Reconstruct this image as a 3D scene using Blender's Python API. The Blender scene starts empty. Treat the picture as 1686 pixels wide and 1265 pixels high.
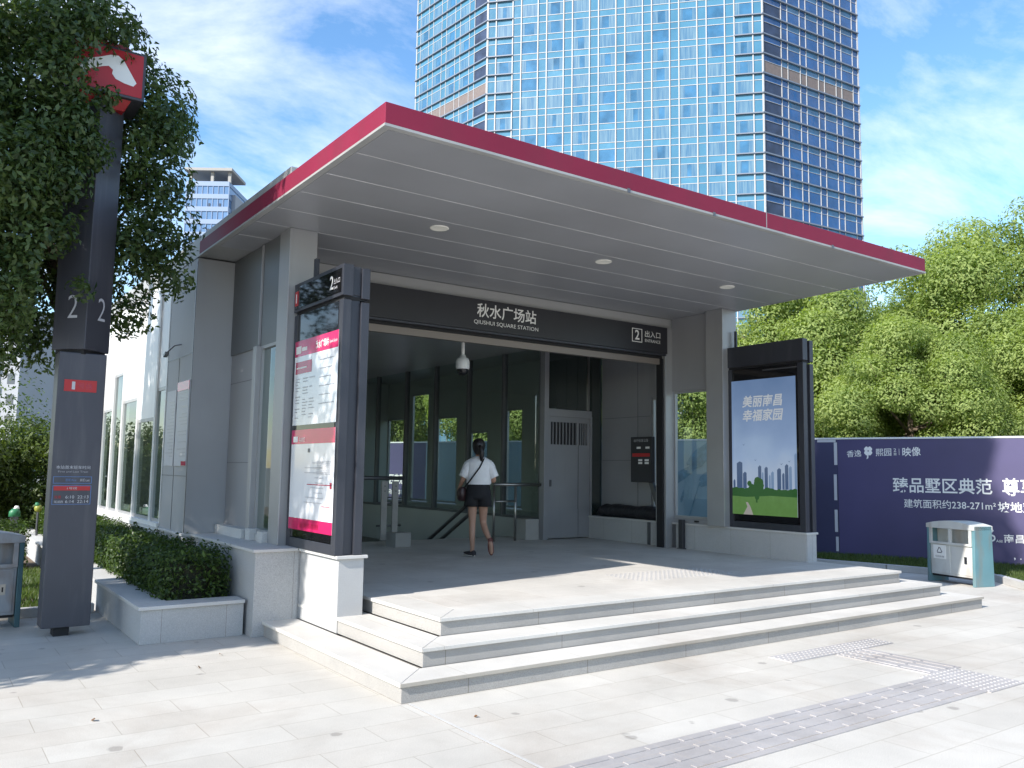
import bpy, bmesh, math, random
import numpy as np
from mathutils import Vector, Matrix
R = math.radians
rnd = random.Random(7)
S = bpy.context.scene
COL = S.collection

# ------------------------------------------------------------------ camera
cam = bpy.data.cameras.new('camera')
co = bpy.data.objects.new('camera', cam); COL.objects.link(co)
cam.sensor_fit = 'HORIZONTAL'; cam.sensor_width = 36
cam.lens = 1391.123 * 36 / 1686
cam.clip_start = .05; cam.clip_end = 3000
yaw, pit, rol = R(35.349), R(5.822), R(.847)
f = Vector((math.sin(yaw) * math.cos(pit), math.cos(yaw) * math.cos(pit), math.sin(pit)))
r0 = Vector((math.cos(yaw), -math.sin(yaw), 0)); u0 = r0.cross(f)
r1 = math.cos(rol) * r0 + math.sin(rol) * u0
u1 = -math.sin(rol) * r0 + math.cos(rol) * u0
m = Matrix((r1, u1, -f)).transposed().to_4x4(); m.translation = (-3.029, -5.615, 1.709)
co.matrix_world = m
S.camera = co

# ------------------------------------------------------------------ sun, sky, exposure
SUN_EL, SUN_AZ = R(34.6), R(12)                       # sun stands at -X, a little towards -Y
to_sun = Vector((-math.cos(SUN_EL) * math.cos(SUN_AZ), -math.cos(SUN_EL) * math.sin(SUN_AZ), math.sin(SUN_EL)))
sl = bpy.data.lights.new('sun', 'SUN'); sl.energy = 3.8; sl.angle = R(.55); sl.color = (1, .955, .895)
so = bpy.data.objects.new('sun', sl); COL.objects.link(so)
so.rotation_euler = (-to_sun).to_track_quat('-Z', 'Y').to_euler()
w = bpy.data.worlds.new('World'); S.world = w; w.use_nodes = True
nt = w.node_tree; nt.nodes.clear()
def N(t, nt_, **k):
    n = nt_.nodes.new(t)
    for a, b in k.items(): setattr(n, a, b)
    return n
out = N('ShaderNodeOutputWorld', nt); bg = N('ShaderNodeBackground', nt)
sky = N('ShaderNodeTexSky', nt, sky_type='NISHITA', sun_disc=False)
sky.sun_elevation = SUN_EL; sky.sun_rotation = math.atan2(to_sun.x, to_sun.y)
sky.air_density = 1.1; sky.dust_density = .35; sky.ozone_density = 2.2
tc = N('ShaderNodeTexCoord', nt); sp = N('ShaderNodeSeparateXYZ', nt)
nt.links.new(tc.outputs['Generated'], sp.inputs[0])
zz = N('ShaderNodeMath', nt, operation='MAXIMUM'); zz.inputs[1].default_value = 0; nt.links.new(sp.outputs['Z'], zz.inputs[0])
za = N('ShaderNodeMath', nt, operation='ADD'); za.inputs[1].default_value = .22; nt.links.new(zz.outputs[0], za.inputs[0])
dv = N('ShaderNodeVectorMath', nt, operation='DIVIDE'); cb = N('ShaderNodeCombineXYZ', nt)
for i in range(3): nt.links.new(za.outputs[0], cb.inputs[i])
nt.links.new(tc.outputs['Generated'], dv.inputs[0]); nt.links.new(cb.outputs[0], dv.inputs[1])
mp = N('ShaderNodeMapping', nt); mp.inputs['Location'].default_value = (3.1, 1.2, 0); mp.inputs['Rotation'].default_value = (0, 0, .5); mp.inputs['Scale'].default_value = (.8, 1.15, .05)
nt.links.new(dv.outputs[0], mp.inputs['Vector'])
n1 = N('ShaderNodeTexNoise', nt); n1.inputs['Scale'].default_value = 2.1; n1.inputs['Detail'].default_value = 9; n1.inputs['Roughness'].default_value = .62; n1.inputs['Distortion'].default_value = .35
nt.links.new(mp.outputs[0], n1.inputs['Vector'])
rp = N('ShaderNodeValToRGB', nt); rp.color_ramp.elements[0].position = .44; rp.color_ramp.elements[1].position = .74
rp.color_ramp.elements[0].color = (0, 0, 0, 1); rp.color_ramp.elements[1].color = (.75, .75, .75, 1)
nt.links.new(n1.outputs['Fac'], rp.inputs[0])
mx = N('ShaderNodeMixRGB', nt); mx.inputs[2].default_value = (4.6, 4.8, 5.3, 1)
hs = N('ShaderNodeHueSaturation', nt); hs.inputs['Saturation'].default_value = 1.18; hs.inputs['Value'].default_value = .90; nt.links.new(sky.outputs[0], hs.inputs['Color'])
nt.links.new(rp.outputs[0], mx.inputs[0]); nt.links.new(hs.outputs[0], mx.inputs[1])
nt.links.new(mx.outputs[0], bg.inputs[0]); bg.inputs[1].default_value = .15
nt.links.new(bg.outputs[0], out.inputs[0])
S.view_settings.view_transform = 'Standard'; S.view_settings.look = 'None'
S.view_settings.exposure = 1.06; S.view_settings.gamma = 1
S.cycles.max_bounces = 8; S.cycles.diffuse_bounces = 4; S.cycles.glossy_bounces = 4; S.cycles.transparent_max_bounces = 16; S.cycles.transmission_bounces = 4
S.cycles.use_denoising = True
S.cycles.sample_clamp_indirect = 8

# ------------------------------------------------------------------ materials
MATS = {}
def newmat(name):
    mt = bpy.data.materials.new(name); mt.use_nodes = True
    t = mt.node_tree; b = t.nodes['Principled BSDF']
    MATS[name] = mt
    return mt, t, b
def lk(t, a, b): t.links.new(a, b)
def mat(name, col, rough=.6, metal=0., var=None, bump=None, spec=.5, coat=0., emit=None, dirt=None):
    mt, t, b = newmat(name)
    b.inputs['Base Color'].default_value = (*col, 1); b.inputs['Roughness'].default_value = rough
    b.inputs['Metallic'].default_value = metal; b.inputs['Specular IOR Level'].default_value = spec
    b.inputs['Coat Weight'].default_value = coat
    g = N('ShaderNodeNewGeometry', t)
    last = None
    if var:
        n = N('ShaderNodeTexNoise', t); n.inputs['Scale'].default_value = var[0]; n.inputs['Detail'].default_value = 5
        lk(t, g.outputs['Position'], n.inputs['Vector'])
        mr = N('ShaderNodeMapRange', t); mr.inputs['From Min'].default_value = .3; mr.inputs['From Max'].default_value = .7
        mr.inputs['To Min'].default_value = 1 - var[1]; mr.inputs['To Max'].default_value = 1 + var[1]
        lk(t, n.outputs['Fac'], mr.inputs['Value'])
        vm = N('ShaderNodeVectorMath', t, operation='SCALE'); vm.inputs[0].default_value = col; lk(t, mr.outputs[0], vm.inputs['Scale'])
        last = vm.outputs[0]
        rr = N('ShaderNodeMapRange', t); rr.inputs['To Min'].default_value = max(0, rough - .08); rr.inputs['To Max'].default_value = min(1, rough + .08)
        lk(t, n.outputs['Fac'], rr.inputs['Value']); lk(t, rr.outputs[0], b.inputs['Roughness'])
    if dirt:                                        # streaky stains: (colour, scale, amount)
        n = N('ShaderNodeTexNoise', t); n.inputs['Scale'].default_value = 1; n.inputs['Detail'].default_value = 6
        mpp = N('ShaderNodeMapping', t); mpp.inputs['Scale'].default_value = dirt[1]
        lk(t, g.outputs['Position'], mpp.inputs[0]); lk(t, mpp.outputs[0], n.inputs['Vector'])
        cr = N('ShaderNodeMapRange', t); cr.inputs['From Min'].default_value = .52; cr.inputs['From Max'].default_value = .75; cr.inputs['To Max'].default_value = dirt[2]
        lk(t, n.outputs['Fac'], cr.inputs['Value'])
        mm = N('ShaderNodeMixRGB', t); mm.inputs[2].default_value = (*dirt[0], 1); lk(t, cr.outputs[0], mm.inputs[0])
        if last: lk(t, last, mm.inputs[1])
        else: mm.inputs[1].default_value = (*col, 1)
        last = mm.outputs[0]
    if last: lk(t, last, b.inputs['Base Color'])
    if bump:
        n = N('ShaderNodeTexNoise', t); n.inputs['Scale'].default_value = bump[0]; n.inputs['Detail'].default_value = 4
        lk(t, g.outputs['Position'], n.inputs['Vector'])
        bp = N('ShaderNodeBump', t); bp.inputs['Strength'].default_value = bump[1]; bp.inputs['Distance'].default_value = bump[2] if len(bump) > 2 else .01
        lk(t, n.outputs['Fac'], bp.inputs['Height']); lk(t, bp.outputs[0], b.inputs['Normal'])
    if emit:
        b.inputs['Emission Color'].default_value = (*emit[0], 1); b.inputs['Emission Strength'].default_value = emit[1]
    return mt
def stone(name, col, slab=None, axes='xy', rough=.75, joint=.004, jcol=.45, tone=.10, speck=.22, bumps=.35, stain=0., spots=0., offset=.5):
    mt, t, b = newmat(name); b.inputs['Roughness'].default_value = rough; b.inputs['Specular IOR Level'].default_value = .3
    g = N('ShaderNodeNewGeometry', t)
    base = None
    n = N('ShaderNodeTexNoise', t); n.inputs['Scale'].default_value = 160; n.inputs['Detail'].default_value = 3; n.inputs['Roughness'].default_value = .7
    lk(t, g.outputs['Position'], n.inputs['Vector'])
    mr = N('ShaderNodeMapRange', t); mr.inputs['From Min'].default_value = .3; mr.inputs['From Max'].default_value = .7; mr.inputs['To Min'].default_value = 1 - speck; mr.inputs['To Max'].default_value = 1 + speck
    lk(t, n.outputs['Fac'], mr.inputs['Value'])
    nl = N('ShaderNodeTexNoise', t); nl.inputs['Scale'].default_value = .9; nl.inputs['Detail'].default_value = 7; nl.inputs['Roughness'].default_value = .65
    lk(t, g.outputs['Position'], nl.inputs['Vector'])
    ml = N('ShaderNodeMapRange', t); ml.inputs['From Min'].default_value = .3; ml.inputs['From Max'].default_value = .7; ml.inputs['To Min'].default_value = 1 - tone; ml.inputs['To Max'].default_value = 1 + tone
    lk(t, nl.outputs['Fac'], ml.inputs['Value'])
    mu = N('ShaderNodeMath', t, operation='MULTIPLY'); lk(t, mr.outputs[0], mu.inputs[0]); lk(t, ml.outputs[0], mu.inputs[1])
    vm = N('ShaderNodeVectorMath', t, operation='SCALE'); lk(t, mu.outputs[0], vm.inputs['Scale'])
    vm.inputs[0].default_value = col
    height = n.outputs['Fac']
    if slab:
        s = N('ShaderNodeSeparateXYZ', t); lk(t, g.outputs['Position'], s.inputs[0]); c = N('ShaderNodeCombineXYZ', t)
        lk(t, s.outputs[axes[0].upper()], c.inputs[0]); lk(t, s.outputs[axes[1].upper()], c.inputs[1])
        br = N('ShaderNodeTexBrick', t); br.offset = offset; br.squash = 1
        br.inputs['Color1'].default_value = (1, 1, 1, 1); br.inputs['Color2'].default_value = (.93, .92, .91, 1); br.inputs['Mortar'].default_value = (jcol, jcol * .95, jcol * .88, 1)
        br.inputs['Scale'].default_value = 1; br.inputs['Mortar Size'].default_value = joint; br.inputs['Mortar Smooth'].default_value = .3
        br.inputs['Brick Width'].default_value = slab[0]; br.inputs['Row Height'].default_value = slab[1]
        lk(t, c.outputs[0], br.inputs['Vector'])
        mm = N('ShaderNodeVectorMath', t, operation='MULTIPLY'); lk(t, vm.outputs[0], mm.inputs[0]); lk(t, br.outputs['Color'], mm.inputs[1])
        base = mm.outputs[0]
    else: base = vm.outputs[0]
    if stain:
        ns = N('ShaderNodeTexNoise', t); ns.inputs['Scale'].default_value = .55; ns.inputs['Detail'].default_value = 8; ns.inputs['Roughness'].default_value = .7; ns.inputs['Distortion'].default_value = .6
        lk(t, g.outputs['Position'], ns.inputs['Vector'])
        ms = N('ShaderNodeMapRange', t); ms.inputs['From Min'].default_value = .5; ms.inputs['From Max'].default_value = .72; ms.inputs['To Max'].default_value = stain
        lk(t, ns.outputs['Fac'], ms.inputs['Value'])
        mc = N('ShaderNodeMixRGB', t, blend_type='MULTIPLY'); mc.inputs[2].default_value = (.62, .52, .45, 1); lk(t, ms.outputs[0], mc.inputs[0]); lk(t, base, mc.inputs[1]); base = mc.outputs[0]
    if spots:
        vo = N('ShaderNodeTexVoronoi', t); vo.inputs['Scale'].default_value = 3.2; vo.inputs['Randomness'].default_value = 1
        nd = N('ShaderNodeTexNoise', t); nd.inputs['Scale'].default_value = 22; lk(t, g.outputs['Position'], nd.inputs['Vector'])
        lk(t, g.outputs['Position'], vo.inputs['Vector'])
        sc = N('ShaderNodeSeparateColor', t); lk(t, vo.outputs['Color'], sc.inputs[0])
        rad = N('ShaderNodeMapRange', t); rad.inputs['From Min'].default_value = .45; rad.inputs['From Max'].default_value = 1; rad.inputs['To Max'].default_value = .2
        lk(t, sc.outputs[0], rad.inputs['Value'])
        ad = N('ShaderNodeMath', t, operation='MULTIPLY_ADD'); ad.inputs[1].default_value = .12; lk(t, nd.outputs['Fac'], ad.inputs[0]); lk(t, vo.outputs['Distance'], ad.inputs[2])
        lt = N('ShaderNodeMath', t, operation='SUBTRACT'); lk(t, rad.outputs[0], lt.inputs[0]); lk(t, ad.outputs[0], lt.inputs[1])
        st = N('ShaderNodeMapRange', t); st.inputs['From Min'].default_value = -.045; st.inputs['From Max'].default_value = .0; st.inputs['To Max'].default_value = spots
        lk(t, lt.outputs[0], st.inputs['Value'])
        mc = N('ShaderNodeMixRGB', t, blend_type='MULTIPLY'); mc.inputs[2].default_value = (.45, .44, .44, 1); lk(t, st.outputs[0], mc.inputs[0]); lk(t, base, mc.inputs[1]); base = mc.outputs[0]
    lk(t, base, b.inputs['Base Color'])
    bp = N('ShaderNodeBump', t); bp.inputs['Strength'].default_value = bumps; bp.inputs['Distance'].default_value = .006
    lk(t, height, bp.inputs['Height']); lk(t, bp.outputs[0], b.inputs['Normal'])
    return mt
def glass(name, tint=(.6, .68, .66), f0=.05, rough=.01):
    mt, t, b = newmat(name); t.nodes.remove(b)
    o = t.nodes['Material Output']; tr = N('ShaderNodeBsdfTransparent', t); tr.inputs[0].default_value = (*tint, 1)
    gl = N('ShaderNodeBsdfGlossy', t); gl.inputs['Roughness'].default_value = rough; gl.inputs['Color'].default_value = (.9, .95, 1, 1)
    g = N('ShaderNodeNewGeometry', t); d = N('ShaderNodeVectorMath', t, operation='DOT_PRODUCT'); lk(t, g.outputs['Normal'], d.inputs[0]); lk(t, g.outputs['Incoming'], d.inputs[1])
    ab = N('ShaderNodeMath', t, operation='ABSOLUTE'); lk(t, d.outputs['Value'], ab.inputs[0])
    om = N('ShaderNodeMath', t, operation='SUBTRACT'); om.inputs[0].default_value = 1; lk(t, ab.outputs[0], om.inputs[1])
    pw = N('ShaderNodeMath', t, operation='POWER'); pw.inputs[1].default_value = 5; lk(t, om.outputs[0], pw.inputs[0])
    ma = N('ShaderNodeMath', t, operation='MULTIPLY_ADD', use_clamp=True); ma.inputs[1].default_value = 1 - f0; ma.inputs[2].default_value = f0; lk(t, pw.outputs[0], ma.inputs[0])
    ms = N('ShaderNodeMixShader', t); lk(t, ma.outputs[0], ms.inputs[0]); lk(t, tr.outputs[0], ms.inputs[1]); lk(t, gl.outputs[0], ms.inputs[2]); lk(t, ms.outputs[0], o.inputs[0])
    return mt
def leafmat(name, c1, c2, tr=.35, rough=.45):
    mt, t, b = newmat(name)
    at = N('ShaderNodeAttribute', t, attribute_name='tint')
    mm = N('ShaderNodeMixRGB', t); mm.inputs[1].default_value = (*c1, 1); mm.inputs[2].default_value = (*c2, 1); lk(t, at.outputs['Fac'], mm.inputs[0])
    lk(t, mm.outputs[0], b.inputs['Base Color']); b.inputs['Roughness'].default_value = rough; b.inputs['Specular IOR Level'].default_value = .35
    tl = N('ShaderNodeBsdfTranslucent', t); sc = N('ShaderNodeVectorMath', t, operation='MULTIPLY'); sc.inputs[1].default_value = (1.5, 1.6, .6)
    lk(t, mm.outputs[0], sc.inputs[0]); lk(t, sc.outputs[0], tl.inputs[0])
    ms = N('ShaderNodeMixShader', t); ms.inputs[0].default_value = tr
    lk(t, b.outputs[0], ms.inputs[1]); lk(t, tl.outputs[0], ms.inputs[2]); lk(t, ms.outputs[0], t.nodes['Material Output'].inputs[0])
    return mt

stone('paving', (.515, .493, .448), (.9, .34), rough=.8, joint=.003, jcol=.66, tone=.12, stain=.38, spots=.55)
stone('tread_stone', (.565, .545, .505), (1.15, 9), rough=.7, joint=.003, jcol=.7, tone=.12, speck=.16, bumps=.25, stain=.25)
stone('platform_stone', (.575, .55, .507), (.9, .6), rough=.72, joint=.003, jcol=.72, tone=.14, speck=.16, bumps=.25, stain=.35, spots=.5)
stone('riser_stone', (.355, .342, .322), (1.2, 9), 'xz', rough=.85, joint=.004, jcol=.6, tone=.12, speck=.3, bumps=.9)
stone('wall_stone', (.42, .42, .415), (.62, 9), 'xz', rough=.8, joint=.003, jcol=.6, tone=.08, speck=.28, bumps=.5)
stone('side_stone', (.44, .44, .435), (.75, 9), 'yz', rough=.8, joint=.003, jcol=.6, tone=.08, speck=.28, bumps=.5)
stone('cap_stone', (.52, .51, .49), None, rough=.7, speck=.16, bumps=.25)
stone('kerb_stone', (.50, .49, .47), (1., 1.), 'xz', rough=.8, jcol=.4)
stone('earth', (.16, .12, .085), None, rough=.95, tone=.3, speck=.4, bumps=1)
stone('far_ground', (.22, .22, .2), None, rough=.9, tone=.2)
stone('tactile', (.385, .37, .365), (.3, .3), rough=.65, joint=.004, jcol=1.1, tone=.2, speck=.1, offset=0, stain=.3)
stone('tactile_light', (.40, .385, .37), None, rough=.7, tone=.06, speck=.1)
mat('soffit_panel', (.365, .37, .39), .34, .25, var=(.7, .07), bump=(1.1, .25, .02))
mat('sealant', (.58, .575, .57), .7, var=(2.5, .3))
mat('fascia_red', (.20, .019, .046), .6, 0, var=(.8, .12), dirt=((.13, .03, .045), (3, 3, .6), .4), spec=.2)
mat('roof_grey', (.38, .38, .37), .6, .3, var=(2, .12))
mat('panel_grey', (.31, .31, .32), .45, .2, var=(1.2, .05), dirt=((.25, .25, .25), (5, 5, .8), .25))
mat('wing_grey', (.35, .35, .355), .6, 0, var=(1.2, .05), dirt=((.30, .30, .29), (5, 5, .8), .3))
mat('panel_white', (.74, .74, .73), .45, .1, var=(1.2, .04), dirt=((.5, .49, .46), (6, 6, .7), .25))
mat('panel_dark', (.13, .135, .14), .4, .2, var=(1.5, .08))
mat('column_metal', (.35, .35, .355), .4, .3, var=(2, .05), dirt=((.28, .28, .28), (6, 6, .6), .2))
mat('lintel_light', (.38, .375, .365), .5)
mat('shutter_tan', (.24, .205, .18), .45, .3)
mat('sign_black', (.022, .022, .028), .42, 0, var=(3, .12))
mat('gap_black', (.012, .012, .014), .7)
mat('letter_white', (.80, .79, .76), .5)
mat('letter_grey', (.5, .5, .52), .5)
mat('kiosk_frame', (.055, .058, .072), .42, .5, var=(2, .08), dirt=((.12, .12, .13), (9, 9, 1.2), .25))
mat('kiosk_glass', (.008, .008, .01), .06, 0, spec=.6)
mat('poster_white', (.72, .73, .75), .12, 0, var=(2, .03), spec=.6)
mat('poster_pink', (.52, .02, .11), .12, spec=.6)
mat('poster_red', (.42, .015, .06), .15, spec=.6)
mat('print_grey', (.34, .34, .37), .3)
mat('print_dark', (.12, .11, .12), .3)
mat('print_blue', (.10, .2, .42), .3)
mat('steel', (.38, .37, .36), .32, 1., var=(3, .08))
mat('post_grey', (.30, .29, .275), .5, .2, var=(9, .1))
mat('steel_dark', (.16, .16, .17), .4, .8)
mat('door_metal', (.31, .31, .325), .45, .35, var=(1.2, .06), dirt=((.25, .25, .26), (7, 7, 1), .3))
mat('dark_inside', (.03, .032, .035), .6)
mat('ceiling_dark', (.42, .42, .43), .35, .2, var=(1, .1))
mat('wall_green', (.42, .44, .42), .4, .1, var=(1, .06))
mat('lamp_white', (.8, .78, .7), .5)
mat('cctv_white', (.72, .72, .70), .35)
mat('plastic_black', (.012, .012, .014), .2)
mat('tarp', (.014, .014, .018), .5, bump=(9, .8, .04))
mat('bollard', (.05, .05, .055), .5, .3)
glass('pane_clear', (.80, .86, .83), .06)
glass('pane_tint', (.52, .60, .56), .10)
glass('pane_hall', (.74, .80, .77), .10)
mat('pane_dark', (.02, .028, .026), .03, 0, spec=.9)
mat('pylon_grey', (.072, .073, .088), .5, .35, var=(2, .08), dirt=((.16, .16, .17), (12, 12, 1.2), .3))
mat('pylon_red', (.42, .014, .02), .35)
mat('bin_white', (.58, .58, .55), .5, .1, var=(3, .06), dirt=((.24, .13, .06), (5, 5, 1.5), .45))
mat('bin_grey', (.30, .31, .33), .5, .2, var=(3, .06), dirt=((.16, .09, .05), (5, 5, 2), .7))
mat('bin_teal', (.12, .24, .27), .5, .1, var=(3, .08), dirt=((.24, .15, .09), (5, 5, 1.2), .6))
mat('bin_teal_dark', (.05, .11, .13), .5, .2, var=(3, .08))
mat('hoard_purple', (.060, .051, .125), .55, 0, var=(.5, .2))
mat('hoard_navy', (.042, .042, .10), .55, 0, var=(.4, .25))
mat('hoard_pale', (.24, .33, .37), .5, 0, var=(1.2, .1))
mat('hoard_ink', (.12, .22, .28), .5, 0, var=(6, .3))
mat('hoard_white', (.66, .67, .66), .5)
mat('bark', (.115, .085, .06), .9, var=(9, .35), bump=(26, .9, .03))
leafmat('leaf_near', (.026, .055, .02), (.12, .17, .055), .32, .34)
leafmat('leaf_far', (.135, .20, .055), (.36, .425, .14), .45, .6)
leafmat('leaf_hedge', (.022, .046, .013), (.10, .155, .03), .3)
leafmat('leaf_shrub', (.03, .055, .016), (.11, .15, .03), .35)
leafmat('grass_blade', (.045, .08, .02), (.12, .16, .05), .4)
leafmat('leaf_dry', (.16, .08, .03), (.30, .18, .07), .2)
mat('skin', (.43, .245, .17), .5, 0, var=(20, .05))
mat('shirt_white', (.74, .74, .75), .85, 0, var=(14, .05), bump=(16, .5, .012))
mat('cloth_black', (.012, .012, .015), .85, 0, bump=(18, .4, .01))
mat('hair_black', (.012, .009, .009), .38, bump=(60, .7, .006))
mat('shoe_brown', (.16, .055, .045), .7)
mat('shoe_dark', (.03, .025, .03), .7)
mat('sole_white', (.55, .5, .46), .7)
mat('bag_leather', (.035, .016, .016), .4, bump=(50, .3, .003))
mat('eye_dark', (.02, .015, .012), .2)
mat('lip', (.35, .12, .1), .5)
# tower
mat('tower_cyan', (.066, .195, .292), .16, 0, var=(.25, .10), spec=.7, bump=(.22, .5, .35))
mat('tower_narrow', (.058, .175, .268), .14, 0, var=(.25, .10), spec=.7, bump=(.22, .5, .35))
mat('tower_window', (.040, .135, .245), .08, 0, var=(.35, .35), spec=.8, bump=(.22, .5, .35))
mat('tower_dark_shade', (.018, .08, .22), .08, 0, var=(.3, .25), spec=.8, bump=(.22, .5, .35))  # dark core glass; on the right face its shade is put into the colour
mat('tower_louver', (.17, .138, .128), .7, var=(2, .1))
mat('tower_balcony_shade', (.025, .04, .08), .5, var=(.5, .4))  # flat dark colour standing in for shade inside the corner balcony recesses
mat('tower_fin', (.40, .405, .41), .5)
mat('tower_ledge', (.16, .19, .24), .5)
def curtain_mat():
    mt, t, b = newmat('tower_curtain'); g = N('ShaderNodeNewGeometry', t); tcc = N('ShaderNodeTexCoord', t)
    mpp = N('ShaderNodeMapping', t); mpp.inputs['Scale'].default_value = (1, 1, .06); lk(t, g.outputs['Position'], mpp.inputs[0])
    n = N('ShaderNodeTexNoise', t); n.inputs['Scale'].default_value = 3.2; n.inputs['Detail'].default_value = 2; lk(t, mpp.outputs[0], n.inputs['Vector'])
    cr = N('ShaderNodeMixRGB', t); cr.inputs[1].default_value = (.055, .14, .235, 1); cr.inputs[2].default_value = (.13, .225, .29, 1)
    mr = N('ShaderNodeMapRange', t); mr.inputs['From Min'].default_value = .35; mr.inputs['From Max'].default_value = .68; lk(t, n.outputs['Fac'], mr.inputs['Value']); lk(t, mr.outputs[0], cr.inputs[0])
    lk(t, cr.outputs[0], b.inputs['Base Color']); b.inputs['Roughness'].default_value = .2; b.inputs['Specular IOR Level'].default_value = .7
curtain_mat()
mat('office_glass', (.10, .19, .34), .2, 0, var=(.1, .12), spec=.7)
mat('office_band', (.19, .26, .38), .5)
mat('office_wall', (.32, .31, .29), .8)
mat('flat_wall', (.42, .36, .31), .85, var=(.2, .06))
mat('flat_wall_grey', (.33, .34, .36), .85, var=(.2, .06))
mat('flat_window', (.05, .06, .08), .15, spec=.7)
mat('green_plastic', (.025, .16, .07), .45)
mat('yellow_plastic', (.24, .25, .04), .45)
# advert picture on the light box
def screen_mat():
    mt, t, b = newmat('screen_sky'); b.inputs['Base Color'].default_value = (.02, .02, .03, 1); b.inputs['Roughness'].default_value = .08
    g = N('ShaderNodeNewGeometry', t); s = N('ShaderNodeSeparateXYZ', t); lk(t, g.outputs['Position'], s.inputs[0])
    mr = N('ShaderNodeMapRange', t); mr.inputs['From Min'].default_value = 1.3; mr.inputs['From Max'].default_value = 3.2; lk(t, s.outputs['Z'], mr.inputs['Value'])
    n = N('ShaderNodeTexNoise', t); n.inputs['Scale'].default_value = 2.2; n.inputs['Detail'].default_value = 4; lk(t, g.outputs['Position'], n.inputs['Vector'])
    ad = N('ShaderNodeMath', t, operation='MULTIPLY_ADD'); ad.inputs[1].default_value = -.35; ad.inputs[2].default_value = .16; lk(t, n.outputs['Fac'], ad.inputs[0])
    sm = N('ShaderNodeMath', t, operation='ADD'); lk(t, mr.outputs[0], sm.inputs[0]); lk(t, ad.outputs[0], sm.inputs[1])
    cr = N('ShaderNodeValToRGB', t); e = cr.color_ramp.elements
    e[0].position = 0; e[0].color = (.42, .50, .62, 1); e[1].position = 1; e[1].color = (.12, .20, .36, 1)
    k = e.new(.35); k.color = (.27, .38, .58, 1)
    lk(t, sm.outputs[0], cr.inputs[0]); lk(t, cr.outputs[0], b.inputs['Emission Color']); b.inputs['Emission Strength'].default_value = .40
screen_mat()
mat('screen_city', (.02, .03, .05), .1, emit=((.045, .08, .17), .42))
mat('screen_city_pale', (.02, .03, .05), .1, emit=((.14, .22, .36), .42))
mat('screen_grass', (.02, .04, .02), .1, var=(8, .3), emit=((.09, .19, .05), .42))
mat('screen_wood', (.01, .03, .01), .1, emit=((.02, .075, .02), .42))
mat('screen_path', (.05, .05, .05), .1, emit=((.30, .29, .27), .42))
mat('screen_letter', (.1, .1, .1), .1, emit=((.42, .45, .48), .42))

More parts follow.
